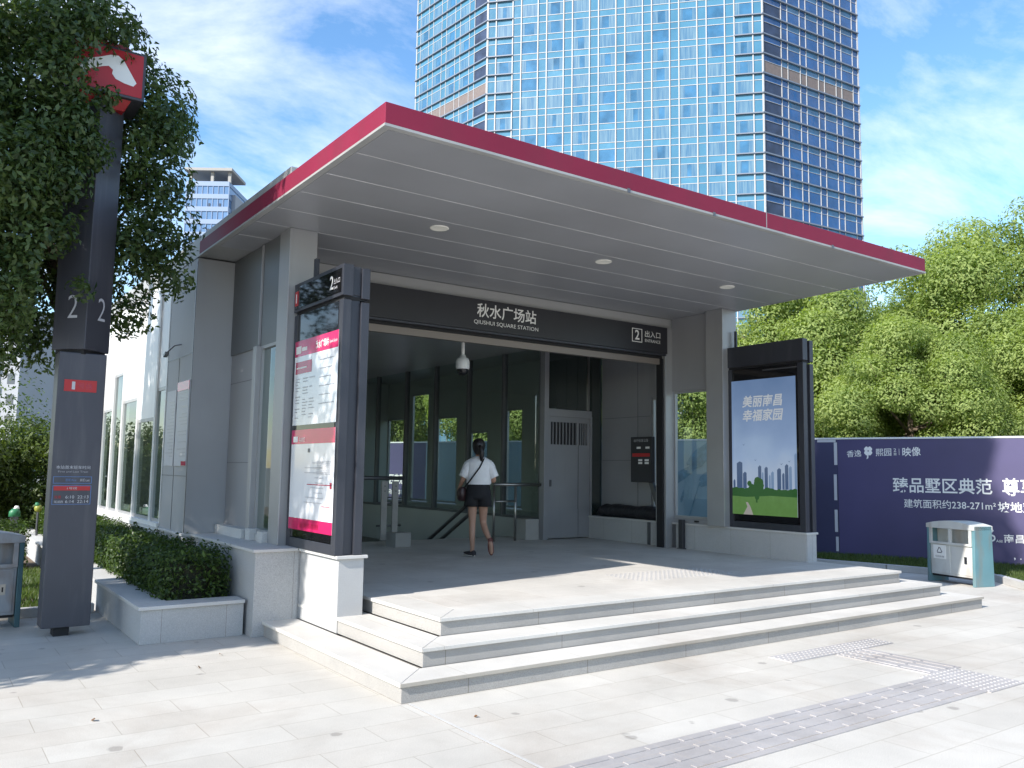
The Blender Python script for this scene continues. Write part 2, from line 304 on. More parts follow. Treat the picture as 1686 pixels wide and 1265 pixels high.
# ------------------------------------------------------------------ builders
ORG = {}
class MB:
    def __init__(s): s.v = []; s.f = []; s.m = []
    def add(s, vs, fs, mt=None):
        o = len(s.v); s.v += [tuple(v) for v in vs]
        for q in fs: s.f.append(tuple(i + o for i in q)); s.m.append(mt)
        return s
    def box(s, a, b, mt=None):
        x0, y0, z0 = [min(a[i], b[i]) for i in range(3)]; x1, y1, z1 = [max(a[i], b[i]) for i in range(3)]
        return s.add([(x0, y0, z0), (x1, y0, z0), (x1, y1, z0), (x0, y1, z0), (x0, y0, z1), (x1, y0, z1), (x1, y1, z1), (x0, y1, z1)],
                     [(0, 3, 2, 1), (4, 5, 6, 7), (0, 1, 5, 4), (1, 2, 6, 5), (2, 3, 7, 6), (3, 0, 4, 7)], mt)
    def obox(s, o, U, V, W, mt=None):                # oriented box: corner o and three edge vectors
        o, U, V, W = map(Vector, (o, U, V, W))
        if U.cross(V).dot(W) < 0: o = o + W; W = -W
        return s.add([o, o + U, o + U + V, o + V, o + W, o + U + W, o + U + V + W, o + V + W],
                     [(0, 3, 2, 1), (4, 5, 6, 7), (0, 1, 5, 4), (1, 2, 6, 5), (2, 3, 7, 6), (3, 0, 4, 7)], mt)
    def quad(s, a, b, c, d, mt=None): return s.add([a, b, c, d], [(0, 1, 2, 3)], mt)
    def poly(s, pts, mt=None): return s.add(pts, [tuple(range(len(pts)))], mt)
    def prism(s, pts, d, mt=None):                   # polygon extruded by d
        n = len(pts); d = Vector(d); p = [Vector(q) for q in pts]
        return s.add(p + [q + d for q in p], [tuple(range(n))[::-1], tuple(range(n, 2 * n))] + [(i, (i + 1) % n, n + (i + 1) % n, n + i) for i in range(n)], mt)
    def tube(s, pts, rad, n=10, mt=None, cap=True):
        pts = [Vector(p) for p in pts]; rad = rad if hasattr(rad, '__len__') else [rad] * len(pts)
        o = len(s.v); prev = None
        for i, p in enumerate(pts):
            t = (pts[min(i + 1, len(pts) - 1)] - pts[max(i - 1, 0)]).normalized()
            if prev is None: a = t.orthogonal().normalized()
            else: a = (prev - t * prev.dot(t)).normalized()
            prev = a; b = t.cross(a)
            for k in range(n):
                an = 2 * math.pi * k / n; s.v.append(tuple(p + (a * math.cos(an) + b * math.sin(an)) * rad[i]))
        for i in range(len(pts) - 1):
            for k in range(n):
                k2 = (k + 1) % n; s.f.append((o + i * n + k, o + i * n + k2, o + (i + 1) * n + k2, o + (i + 1) * n + k)); s.m.append(mt)
        if cap:
            s.f.append(tuple(o + k for k in range(n))[::-1]); s.m.append(mt)
            e = o + (len(pts) - 1) * n; s.f.append(tuple(e + k for k in range(n))); s.m.append(mt)
        return s
    def lathe(s, c, prof, n=20, mt=None):            # profile of (radius, z)
        o = len(s.v); c = Vector(c)
        for (r_, z) in prof:
            for k in range(n):
                an = 2 * math.pi * k / n; s.v.append((c.x + r_ * math.cos(an), c.y + r_ * math.sin(an), c.z + z))
        for i in range(len(prof) - 1):
            for k in range(n):
                k2 = (k + 1) % n; s.f.append((o + i * n + k, o + i * n + k2, o + (i + 1) * n + k2, o + (i + 1) * n + k)); s.m.append(mt)
        return s
    def loft(s, rings, n=16, mt=None, cap=True):     # rings of (centre, rx, ry) or with axes
        o = len(s.v)
        for rg in rings:
            c = Vector(rg[0]); X = Vector(rg[3]) if len(rg) > 3 else Vector((1, 0, 0)); Y = Vector(rg[4]) if len(rg) > 4 else Vector((0, 1, 0))
            for k in range(n):
                an = 2 * math.pi * k / n; s.v.append(tuple(c + X * rg[1] * math.cos(an) + Y * rg[2] * math.sin(an)))
        for i in range(len(rings) - 1):
            for k in range(n):
                k2 = (k + 1) % n; s.f.append((o + i * n + k, o + i * n + k2, o + (i + 1) * n + k2, o + (i + 1) * n + k)); s.m.append(mt)
        if cap:
            s.f.append(tuple(o + k for k in range(n))[::-1]); s.m.append(mt)
            e = o + (len(rings) - 1) * n; s.f.append(tuple(e + k for k in range(n))); s.m.append(mt)
        return s
    def text(s, body, O, U, V, mt=None, bold=0., stretch=True):   # lettering filling the parallelogram O, U (width), V (height)
        c = bpy.data.curves.new('t', 'FONT'); c.body = body; c.resolution_u = 3; c.offset = bold
        o = bpy.data.objects.new('t', c); COL.objects.link(o)
        dg = bpy.context.evaluated_depsgraph_get(); me = bpy.data.meshes.new_from_object(o.evaluated_get(dg))
        vs = [v.co.copy() for v in me.vertices]; fs = [tuple(p.vertices) for p in me.polygons]
        bpy.data.objects.remove(o); bpy.data.curves.remove(c); bpy.data.meshes.remove(me)
        if not vs: return s
        x0 = min(v.x for v in vs); x1 = max(v.x for v in vs); y0 = min(v.y for v in vs); y1 = max(v.y for v in vs)
        O, U, V = Vector(O), Vector(U), Vector(V)
        return s.add([O + U * ((v.x - x0) / (x1 - x0)) + V * ((v.y - y0) / (y1 - y0)) for v in vs], fs, mt)
    def build(s, name, mt=None, parent=None, bevel=0, smooth=False, local=False, loc=None):
        me = bpy.data.meshes.new(name); off = Vector((0, 0, 0))
        ob = bpy.data.objects.new(name, me); COL.objects.link(ob)
        if parent is not None:
            ob.parent = parent
            if not local: off = ORG[parent.name]
            ORG[ob.name] = off
        elif loc is not None:
            off = Vector(loc); ob.location = off; ORG[ob.name] = off
        else: ORG[ob.name] = off
        me.from_pydata([tuple(Vector(v) - off) for v in s.v], [], s.f); me.update()
        names = []
        for k in s.m:
            k = k or mt
            if k not in names: names.append(k)
        for k in names: me.materials.append(MATS[k])
        if len(names) > 1:
            ix = {k: i for i, k in enumerate(names)}
            me.polygons.foreach_set('material_index', [ix[k or mt] for k in s.m])
        if smooth: me.polygons.foreach_set('use_smooth', [True] * len(me.polygons))
        if bevel:
            b = ob.modifiers.new('bevel', 'BEVEL'); b.width = bevel; b.segments = 2; b.limit_method = 'ANGLE'
        return ob
def tag(o, label=None, cat=None, group=None, kind=None):
    if label: o['label'] = label
    if cat: o['category'] = cat
    if group: o['group'] = group
    if kind: o['kind'] = kind
    return o
def thing(name, label, cat, loc=(0, 0, 0), rz=0, group=None):
    o = bpy.data.objects.new(name, None); COL.objects.link(o); o.location = loc; o.rotation_euler = (0, 0, rz); o.empty_display_size = .2
    ORG[o.name] = Vector(loc)
    return tag(o, label, cat, group)
def tree_copy(o, parent=None):
    c = o.copy(); COL.objects.link(c); c.parent = parent
    ORG[c.name] = Vector(c.location)
    for ch in list(o.children): tree_copy(ch, c)
    return c

# ------------------------------------------------------------------ ground
b = MB(); b.quad((-900, -900, -.012), (900, -900, -.012), (900, 900, -.012), (-900, 900, -.012))
tag(b.build('ground', 'far_ground'), 'grey open ground reaching out to the horizon', 'ground', kind='structure')
b = MB()
kerb = [(10.55, 14), (10.9, 5.5), (11.32, 3.8), (11.55, 2.9), (11.66, 2.1), (11.74, 1.35), (11.0, .56), (10.2, -.35), (9.7, -2), (9.6, -14)]
b.poly([(-14, -14, 0)] + [(9.6, -14, 0)] + [(x, y, 0) for x, y in kerb[::-1][1:]] + [(10.55, 5.4, 0), (-14, 5.4, 0)])
tag(b.build('plaza_pavement', 'paving'), 'pale granite paving of the sunny plaza in staggered slabs', 'pavement', kind='structure')
# expansion joint running out from the step corner
b = MB(); b.box((.06, -9, -.002), (.085, 0, .004))
tag(b.build('pavement_joint', 'kerb_stone'), 'pale joint line in the paving running from the step corner', 'joint', kind='structure')
# tactile path
b = MB(); z = .006
def pad(x0, y0, x1, y1, zz_=.008): b.box((x0, y0, -.002), (x1, y1, zz_), 'tactile')
pad(-2.2, -2.16, 4.12, -1.64); pad(4.12, -2.19, 4.72, -1.60); pad(4.30, -1.60, 4.82, -.68, .0075); pad(3.66, -.66, 5.32, -.40)
for x in np.arange(-2.2, 4.1, .3):
    for k in range(4):
        y = -2.10 + k * .127
        b.box((x + .02, y, .006), (x + .28, y + .05, .013), 'tactile')
for y in np.arange(-1.58, -.7, .3):
    for k in range(4):
        x = 4.35 + k * .127; b.box((x, y + .01, .006), (x + .05, min(y + .28, -.69), .013), 'tactile')
def studs(b, x0, y0, x1, y1, z, p, r_, mt):
    x = x0 + p / 2
    while x < x1:
        y = y0 + p / 2
        while y < y1:
            b.add([(x - r_, y - r_ * .6, z), (x + r_, y - r_ * .6, z), (x + r_, y + r_ * .6, z), (x - r_, y + r_ * .6, z),
                   (x - r_ * .5, y - r_ * .4, z + .006), (x + r_ * .5, y - r_ * .4, z + .006), (x + r_ * .5, y + r_ * .4, z + .006), (x - r_ * .5, y + r_ * .4, z + .006)],
                  [(4, 5, 6, 7), (0, 1, 5, 4), (1, 2, 6, 5), (2, 3, 7, 6), (3, 0, 4, 7)], mt); y += p
        x += p
studs(b, 4.12, -2.19, 4.72, -1.60, .008, .06, .018, 'tactile_light'); studs(b, 3.66, -.66, 5.32, -.40, .008, .06, .018, 'tactile_light')
studs(b, 4.3, -.9, 4.8, -.68, .0075, .06, .018, 'tactile_light')
tag(b.build('tactile_path', 'tactile'), 'worn grey tactile guide strip turning towards the steps', 'tactile path', kind='structure')
b = MB(); b.poly([(-14, 5.4, -.004), (-1.12, 5.4, -.004), (-1.12, 30, -.004), (-14, 30, -.004)])
tag(b.build('lawn_ground', 'earth'), 'bare soil of the shaded lawn behind the plaza', 'lawn', kind='structure')
b = MB(); b.poly([(x, y, .06) for x, y in kerb] + [(40, -14, .06), (40, 14, .06)])
tag(b.build('verge_ground', 'earth'), 'soil of the grass verge below the purple hoarding', 'verge', kind='structure')
def path_boxes(b, pts, wd, z0, z1, mt=None):
    for (x0, y0), (x1, y1) in zip(pts[:-1], pts[1:]):
        d = Vector((x1 - x0, y1 - y0, 0)); n = Vector((d.y, -d.x, 0)).normalized()
        b.obox((x0, y0, z0), d * .998, n * -wd, (0, 0, z1 - z0), mt)
b = MB(); path_boxes(b, kerb, .12, -.01, .11)
tag(b.build('verge_kerb', 'kerb_stone'), 'pale kerb edging the grass in front of the hoarding', 'kerb', kind='structure')
b = MB(); b.box((-14, 5.3, -.01), (-1.16, 5.42, .1))
tag(b.build('lawn_kerb', 'kerb_stone'), 'stone kerb between the plaza and the shaded lawn', 'kerb', kind='structure')

# ------------------------------------------------------------------ entrance steps
st = thing('entrance_steps', 'three pale granite entrance steps wrapping the station porch', 'steps')
P = .45
def step(x0, y0, x1, y1, z0, z1):
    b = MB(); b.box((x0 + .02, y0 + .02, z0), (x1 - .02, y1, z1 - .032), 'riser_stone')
    o = b.build('step', 'riser_stone', st)
    t = MB(); wd = .36
    # mitred nosing slabs with the field behind
    zt, zb = z1, z1 - .032
    t.prism([(x0, y0, zb), (x1, y0, zb), (x1 - wd, y0 + wd, zb), (x0 + wd, y0 + wd, zb)], (0, 0, .032))
    t.prism([(x0, y0 + .004, zb), (x0 + wd - .002, y0 + wd + .002, zb), (x0 + wd - .002, y1, zb), (x0, y1, zb)], (0, 0, .032))
    t.prism([(x1, y0 + .004, zb), (x1, y1, zb), (x1 - wd + .002, y1, zb), (x1 - wd + .002, y0 + wd + .002, zb)], (0, 0, .032))
    t.build('tread', 'tread_stone', o, bevel=.004)
    return o
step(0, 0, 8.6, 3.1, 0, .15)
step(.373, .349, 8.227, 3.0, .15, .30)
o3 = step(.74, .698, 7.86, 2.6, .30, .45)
b = MB(); b.box((1.102, 1.06, .42), (7.498, 2.64, .449)); b.box((.66, 2.64, .30), (7.62, 7.8, .449)); b.box((.74, 2.602, .2), (1.1, 2.64, .4485)); b.box((7.5, 2.602, .2), (7.86, 2.64, .4485))
studs(b, 3.98, 1.62, 5.62, 2.28, .449, .075, .024, 'tactile_light')
b.build('platform', 'platform_stone', st)

# ------------------------------------------------------------------ station building
be = thing('station_entrance', 'grey metro station entrance with crimson edged canopy and glazed sides', 'station entrance', (0, 3, 0))
# base walls
b = MB(); b.box((-.10, 2.96, 0), (.36, 4.9, .84), 'wall_stone'); b.box((-.20, 5.3, 0), (.36, 16, .84), 'side_stone'); b.box((-.10, 4.9, 0), (.36, 5.3, .84), 'side_stone'); b.box((.36, 2.97, 0), (.66, 3.6, .84), 'side_stone')
b.box((.38, 2.0, .15), (.64, 2.96, .84), 'wall_stone')
pl = b.build('plinth', 'wall_stone', be)
b = MB(); b.box((-.13, 2.93, .84), (.34, 5.3, .87)); b.box((-.23, 5.303, .84), (.34, 16, .87)); b.box((.345, 1.97, .84), (.67, 3.6, .87)); b.build('coping', 'cap_stone', pl, bevel=.004)
b = MB(); b.box((7.62, 2.0, .0), (7.86, 3.4, .84), 'side_stone'); b.box((7.62, 3.4, 0), (8.0, 16, .84), 'side_stone'); b.box((7.63, 1.985, 0.02), (7.85, 2.0, .84), 'wall_stone')
p2 = b.build('plinth', 'wall_stone', be)
b = MB(); b.box((7.60, 1.97, .84), (7.88, 3.5, .87)); b.box((7.60, 3.5, .84), (8.02, 16, .87)); b.build('coping', 'cap_stone', p2, bevel=.004)
b = MB()
for y in (5.15, 4.55):
    b.box((7.60, y, .45), (7.63, y + .06, .84))
b.build('plinth_joint_cover', 'steel_dark', be)
# columns
def column(x0, y0, x1, y1, z0=.87, z1=4.36):
    b = MB(); b.box((x0, y0, z0), (x1, y1, z1)); b.box((x0 - .004, y0 - .004, z0), (x0 + .02, y0 + .02, z1 - .002))
    return b.build('column', 'column_metal', be, bevel=.006)
column(.25, 3.30, .57, 3.62); column(7.50, 3.40, 7.84, 3.75)
# canopy
cn = MB()
cl, cr_, yf, zb, zt = -.185, 7.66, .145, 4.36, 4.553
poly = [(cl, yf), (cr_, yf), (7.9, 3.5), (7.9, 15.6), (cl, 15.6)]
cn.prism([(x, y, zb + .012) for x, y in poly], (0, 0, zt - zb - .02))
canopy = cn.build('canopy', 'roof_grey', be)
b = MB(); y = yf + .06; rows = [yf + .05, .80, 1.43, 2.06, 2.69, 3.32, 3.95, 4.64]
def xr_at(y): return cr_ + (7.9 - cr_) * min(1, max(0, (y - yf) / 3.355))
for ya, yb in zip(rows[:-1], rows[1:]):
    ya_, yb_ = ya + .004, yb - .004
    b.prism([(cl + .05, ya_, zb), (xr_at(ya_) - .05, ya_, zb), (xr_at(yb_) - .05, yb_, zb), (cl + .05, yb_, zb)], (0, 0, .01))
b.build('soffit', 'soffit_panel', canopy)
b = MB()
for yy in rows[1:-1]: b.box((cl + .06, yy - .0045, zb - .002), (xr_at(yy) - .06, yy + .0045, zb + .004))
b.build('sealant_line', 'sealant', canopy)
# fascia: left, front (two lengths), right
b = MB()
b.box((cl - .012, yf - .014, zb + .02), (4.42, yf + .03, zt)); b.box((4.433, yf - .014, zb + .02), (cr_ + .012, yf + .03, zt))
b.box((cl - .012, yf + .031, zb + .02), (cl + .03, 2.3, zt)); b.box((cl - .012, 2.312, zb + .02), (cl + .03, 5.30, zt))
b.obox((cr_ - .03, yf + .031, zb + .02), (.24, 3.355, 0), (.04, 0, 0), (0, 0, zt - zb - .02))
b.build('fascia', 'fascia_red', canopy, bevel=.003)
b = MB(); b.box((cl - .018, yf - .02, zb - .002), (cr_ + .018, yf + .045, zb + .019)); b.box((cl - .018, yf + .046, zb - .002), (cl + .045, 5.32, zb + .019))
b.obox((cr_ - .045, yf + .046, zb - .002), (.24, 3.355, 0), (.06, 0, 0), (0, 0, .021)); b.box((4.42, yf - .013, zb + .02), (4.433, yf + .02, zt))
b.build('drip_edge', 'roof_grey', canopy)
b = MB(); b.box((-.14, 2.3, zt + .001), (7.6, 15.5, zt + .13)); b.box((-.10, 2.4, zt + .13), (7.5, 15.4, zt + .16)); b.build('roof_upstand', 'roof_grey', canopy, bevel=.01)
b = MB()
for x in (2.35, 3.55, 5.6): b.box((x, yf - .028, zb - .012), (x + .035, yf - .021, zb + .03))
b.build('fascia_clips', 'steel_dark', canopy)
for (x, y) in ((1.57, 2.30), (3.98, 2.30), (6.33, 2.30)):
    b = MB(); b.lathe((x, y, zb), [(.0, -.006), (.085, -.006), (.098, -.010), (.106, -.004), (.106, .004)], 24); b.build('downlight', 'lamp_white', canopy, smooth=True)
# lintel and opening trim
b = MB(); b.box((.4, 4.66, 4.20), (7.70, 4.85, 4.358)); b.box((.4, 4.665, 3.72), (7.70, 4.85, 4.2)); b.build('lintel', 'lintel_light', be)
b = MB(); b.box((.4, 4.72, 3.56), (7.45, 4.80, 3.66)); sh = b.build('shutter_rail', 'shutter_tan', be)
b = MB(); b.box((.4, 4.70, 3.66), (7.45, 4.82, 3.72)); b.build('shutter_slot', 'gap_black', sh)
for xj in (7.46, .38): b = MB(); b.box((xj, 4.62, .45), (xj + .18, 4.86, 4.2)); b.build('door_jamb', 'column_metal', be, bevel=.005)
b = MB(); b.box((7.42, 4.66, .45), (7.455, 4.80, 3.66)); b.build('shutter_guide', 'gap_black', be)
# right flank: panel above window, frame, glass
b = MB(); b.box((7.62, 3.752, 3.10), (7.74, 4.62, 4.358)); b.build('side_panel', 'panel_grey', be)
def window(x, y0, z0, y1, z1, t=.05, gm='pane_clear', fm='column_metal', par=None, dx=.06):
    b = MB(); b.box((x - dx / 2, y0, z0), (x + dx / 2, y0 + t, z1)); b.box((x - dx / 2, y1 - t, z0), (x + dx / 2, y1, z1))
    b.box((x - dx / 2, y0 + t, z0), (x + dx / 2, y1 - t, z0 + t)); b.box((x - dx / 2, y0 + t, z1 - t), (x + dx / 2, y1 - t, z1))
    o = b.build('window', fm, par or be)
    g = MB(); g.quad((x, y0 + t, z0 + t), (x, y1 - t, z0 + t), (x, y1 - t, z1 - t), (x, y0 + t, z1 - t)); g.build('pane', gm, o)
    return o
window(7.68, 3.752, .95, 4.62, 3.10, .04)
b = MB(); b.box((7.64, 3.752, .87), (7.74, 4.62, .948)); b.build('sill', 'panel_grey', be)
b = MB(); b.box((7.60, 4.05, .90), (7.64, 4.12, .925)); b.build('sill_plate', 'gap_black', be)
# right flank inside the porch: window bay with grey pier panels
window(7.96, 4.87, .98, 5.42, 3.06, .04)
b = MB(); b.box((7.90, 5.425, .87), (8.0, 6.10, 4.02)); b.box((7.905, 6.104, .87), (8.0, 6.76, 4.02)); b.box((7.90, 4.862, 3.06), (8.0, 5.42, 4.02)); b.box((7.68, 4.862, .87), (7.98, 4.868, 4.02)); b.box((7.92, 4.87, .87), (8.0, 5.42, .978))
b.build('inner_panel', 'panel_grey', be)
b = MB(); b.box((7.896, 5.75, .87), (7.902, 5.758, 4.0)); b.box((7.896, 5.43, 2.72), (7.902, 6.73, 2.728)); b.box((7.896, 5.43, 1.92), (7.902, 6.73, 1.928)); b.build('panel_joint', 'panel_dark', be)
# door wall
b = MB(); b.box((6.50, 6.76, .45), (6.60, 6.90, 4.02)); b.box((7.63, 6.76, .45), (7.66, 6.9, 2.75)); b.box((6.605, 6.77, 2.72), (7.66, 6.88, 2.86)); b.build('door_frame', 'door_metal', be, bevel=.004)
b = MB(); b.box((6.61, 6.80, 2.865), (7.64, 6.82, 4.02)); b.build('transom_pane', 'pane_dark', be)
b = MB(); b.box((7.56, 6.775, 2.87), (7.60, 6.80, 4.0)); b.build('transom_bar', 'steel', be)
b = MB(); b.box((6.605, 6.80, .47), (7.625, 6.84, 2.20)); 
d = b.build('door', 'door_metal', be)
b = MB(); b.box((7.665, 6.79, .87), (7.93, 6.84, 4.02)); b.build('side_pane', 'pane_dark', be)
b = MB(); b.box((6.605, 6.80, 2.20), (6.68, 6.84, 2.72)); b.box((7.56, 6.80, 2.20), (7.625, 6.84, 2.72)); b.box((6.68, 6.80, 2.62), (7.56, 6.84, 2.72)); b.box((7.30, 6.80, 2.20), (7.36, 6.84, 2.62)); b.build('grille_frame', 'door_metal', d)
b = MB()
for i in range(7): b.box((6.73 + i * .08, 6.805, 2.2), (6.75 + i * .08, 6.825, 2.62))
for i in range(3): b.box((7.40 + i * .055, 6.805, 2.2), (7.42 + i * .055, 6.825, 2.62))
b.build('grille_bars', 'door_metal', d)
b = MB(); b.box((6.68, 6.835, 2.2), (7.56, 6.84, 2.62)); b.build('grille_back', 'gap_black', d)
b = MB(); b.box((6.612, 6.790, .48), (7.34, 6.80, 1.0)); b.box((7.352, 6.790, .48), (7.62, 6.80, 1.0)); b.build('kick_plate', 'door_metal', d)
b = MB(); b.box((7.343, 6.796, .5), (7.349, 6.8, 2.2)); b.build('leaf_gap', 'gap_black', d)
b = MB(); b.box((6.66, 6.775, 1.42), (6.69, 6.80, 1.54)); b.build('handle', 'steel_dark', d)
# stair hall: inner right wall (dwarf wall + glazing), outer right skin with stepped windows
b = MB(); b.box((6.50, 6.92, -3.2), (6.66, 15.2, .80)); b.box((6.20, 6.9, .45), (6.5, 7.3, .82), 'riser_stone'); b.build('dwarf_wall', 'wall_green', be)
gy = [6.94, 8.18, 9.49, 10.87, 12.25, 13.76, 15.1]
fr = MB()
for y in gy: fr.box((6.53, y - .035, .80), (6.63, y + .035, 4.02))
fr.box((6.54, 6.98, .80), (6.62, 15.1, .85))
fo = fr.build('hall_mullion', 'panel_dark', be)
b = MB()
for ya, yb in zip(gy[:-1], gy[1:]): b.quad((6.58, ya + .035, .85), (6.58, yb - .035, .85), (6.58, yb - .035, 4.02), (6.58, ya + .035, 4.02))
b.build('hall_pane', 'pane_hall', fo)
wins = [(9.12, 9.76, 3.06), (10.46, 11.24, 2.6), (11.8, 12.8, 3.0), (13.2, 14.1, 3.66), (14.5, 15.45, 3.06)]
b = MB(); y = 6.92
for ya, yb, zt_ in wins:
    b.box((7.72, y, .87), (7.80, ya, 4.25)); b.box((7.72, ya, zt_), (7.80, yb, 4.25)); y = yb
b.box((7.72, y, .87), (7.80, 15.6, 4.25)); b.build('flank_wall', 'wall_green', be)
for ya, yb, zt_ in wins: window(7.76, ya, .90, yb, zt_, .04, par=be)
b = MB(); b.box((.34, 15.45, -3.2), (7.8, 15.55, 4.25)); b.build('rear_wall', 'wall_green', be)
b = MB(); b.box((.40, 4.86, 4.03), (7.98, 15.45, 4.2)); b.build('ceiling', 'ceiling_dark', be)
# stair down
b = MB(); z = .45; y = 7.8
for i in range(20): z -= .15; b.box((.4, y, z - .15), (6.5, y + .3, z)); y += .3
b.build('stair_flight', 'platform_stone', be)
b = MB(); b.box((.40, 4.86, .45), (.46, 15.4, .95)); b.build('left_dwarf_wall', 'wall_green', be)
# left flank: bay behind column
b = MB(); b.box((.27, 3.63, 3.12), (.35, 5.33, 4.358)); b.build('side_panel', 'panel_dark', be)
b = MB(); b.box((.25, 4.20, 3.13), (.27, 4.23, 4.35)); b.build('panel_joint', 'panel_grey', be)
b = MB(); b.box((.29, 4.30, .90), (.35, 5.33, 3.12)); b.build('service_panel', 'panel_grey', be)
b = MB(); b.box((.285, 4.31, 1.75), (.292, 5.32, 1.757)); b.box((.285, 4.31, 2.75), (.292, 5.32, 2.757)); b.build('panel_joint', 'panel_dark', be)
b = MB(); b.box((.21, 4.16, .90), (.31, 4.27, 3.12)); b.build('mullion', 'column_metal', be, bevel=.004)
window(.30, 3.63, .96, 4.16, 3.12, .035, 'pane_tint', 'column_metal')
b = MB(); b.box((.17, 4.28, .87), (.33, 5.33, .98)); b.box((.19, 4.05, .87), (.33, 4.2, 1.0)); b.box((.19, 3.64, .87), (.33, 3.80, .99)); b.box((.25, 3.80, .87), (.33, 4.05, .95)); b.build('base_block', 'cap_stone', be, bevel=.004)
# wing wall with notices, then the facade of stepped windows
FX = -.195
b = MB(); b.box((FX, 5.34, .87), (.37, 6.61, 4.35)); ww = b.build('wing_wall', 'wing_grey', be, bevel=.004)
b = MB(); b.box((FX - .005, 5.35, 3.12), (FX + .001, 6.6, 3.135)); b.box((FX - .005, 5.35, 1.57), (FX + .001, 6.6, 1.58)); b.box((FX - .005, 5.99, .88), (FX + .001, 5.997, 3.12)); b.build('panel_joint', 'panel_dark', ww)
b = MB(); b.box((FX - .006, 5.342, .88), (FX + .004, 5.36, 4.3)); b.build('edge_trim', 'steel_dark', ww)
fy = [6.63, 7.25, 8.42, 9.59, 10.4, 11.33, 12.27, 13.2, 14.15, 15.05]
ftop = [2.81, 2.40, 2.76, 3.26, 2.69, 3.09, 2.5, 3.15, 2.75]
wp = MB()
for (ya, yb), zt_ in zip(zip(fy[:-1], fy[1:]), ftop): wp.box((FX + .025, ya + .03, zt_), (FX + .13, yb - .03, 4.35))
wo = wp.build('facade_panel', 'panel_white', be)
b = MB()
for y in fy: b.box((FX, y - .045, .90), (FX + .11, y - .012, 4.35)); b.box((FX, y + .012, .90), (FX + .11, y + .045, 4.35))
b.build('facade_mullion', 'panel_white', be)
for (ya, yb), zt_ in zip(zip(fy[:-1], fy[1:]), ftop):
    b = MB(); b.box((FX + .022, ya + .045, zt_ - .05), (FX + .11, yb - .045, zt_ - .001)); b.box((FX + .022, ya + .045, .92), (FX + .11, yb - .045, .97))
    o = b.build('window', 'column_metal', be)
    x_ = FX + .032
    g = MB(); g.quad((x_, ya + .045, .97), (x_, ya + .045, zt_ - .05), (x_, yb - .045, zt_ - .05), (x_, yb - .045, .97)); g.build('pane', 'pane_tint', o)
b = MB(); b.box((FX - .03, 6.63, .82), (FX + .15, 15.6, .92)); b.build('facade_sill', 'panel_white', be)
b = MB(); b.box((-.12, 15.1, .94), (.3, 15.45, 4.35)); b.build('end_panel', 'panel_white', be)
# security camera bracket seen on the wing wall
cv = thing('wall_camera', 'tiny security camera on an arm high on the notice wall', 'camera', (-.2, 5.95, 3.2))
b = MB(); b.tube([(-.19, 5.95, 3.3), (-.27, 6.0, 3.28), (-.33, 6.12, 3.2)], .009, 6); b.build('arm', 'steel_dark', cv)
b = MB(); b.obox((-.36, 6.10, 3.17), (.05, 0, .0), (0, .10, -.03), (0, 0, .035)); b.build('housing', 'steel_dark', cv)
# notices on the wing wall
def notice(y0, y1, z0, z1, head, label):
    t = thing('wall_notice', label, 'notice', (-.2, (y0 + y1) / 2, z0), group='paper notices on the grey wing wall')
    b = MB(); b.box((FX - .014, y0, z0), (FX - .003, y1, z1)); b.build('sheet', 'letter_grey', t)
    b = MB(); rr = random.Random(int(y0 * 100)); z = z1 - .16
    if head: b.box((FX - .018, y0 + .005, z1 - .12), (FX - .014, y1 - .005, z1 - .005), 'poster_pink'); b.box((FX - .018, y0 + .005, z0 + .005), (FX - .014, y0 + .22, z0 + .06), 'poster_pink')
    while z > z0 + .1:
        b.box((FX - .017, y0 + .05, z), (FX - .014, y1 - .05 - rr.random() * .25, z + .012), 'print_grey'); z -= .045 if rr.random() < .8 else .09
    b.build('print', 'print_grey', t)
notice(5.38, 5.96, 1.70, 2.79, True, 'tall paper notice with crimson heading beside the wall edge')
notice(6.02, 6.50, 1.70, 2.70, False, 'plain grey paper notice without any heading on the wall')

# ------------------------------------------------------------------ station sign
sg = thing('station_sign', 'long black sign board with white station name over the porch opening', 'sign', (4, 4.6, 3.7))
b = MB(); b.box((.56, 4.60, 3.735), (7.49, 4.655, 4.19)); b.build('board', 'sign_black', sg, bevel=.004)
b = MB(); b.box((.56, 4.60, 3.70), (7.46, 4.65, 3.728)); b.build('bottom_trim', 'kiosk_frame', sg)
ys = 4.594
b = MB(); b.text('秋水广场站', (3.57, ys, 3.925), (1.08, 0, 0), (0, 0, .21), bold=.013); b.text('QIUSHUI SQUARE STATION', (3.52, ys, 3.815), (1.17, 0, 0), (0, 0, .068), bold=.0)
b.text('2', (6.72, ys, 3.915), (.10, 0, 0), (0, 0, .165), bold=.02); b.text('出入口', (6.95, ys, 3.98), (.36, 0, 0), (0, 0, .11), bold=.006); b.text('ENTRANCE', (6.95, ys, 3.895), (.36, 0, 0), (0, 0, .05), bold=.0)
x0, x1, z0, z1, t_ = 6.655, 6.885, 3.875, 4.105, .012
b.box((x0, ys, z0), (x1, ys + .004, z0 + t_)); b.box((x0, ys, z1 - t_), (x1, ys + .004, z1)); b.box((x0, ys, z0 + t_), (x0 + t_, ys + .004, z1 - t_)); b.box((x1 - t_, ys, z0 + t_), (x1, ys + .004, z1 - t_))
b.build('lettering', 'letter_white', sg)

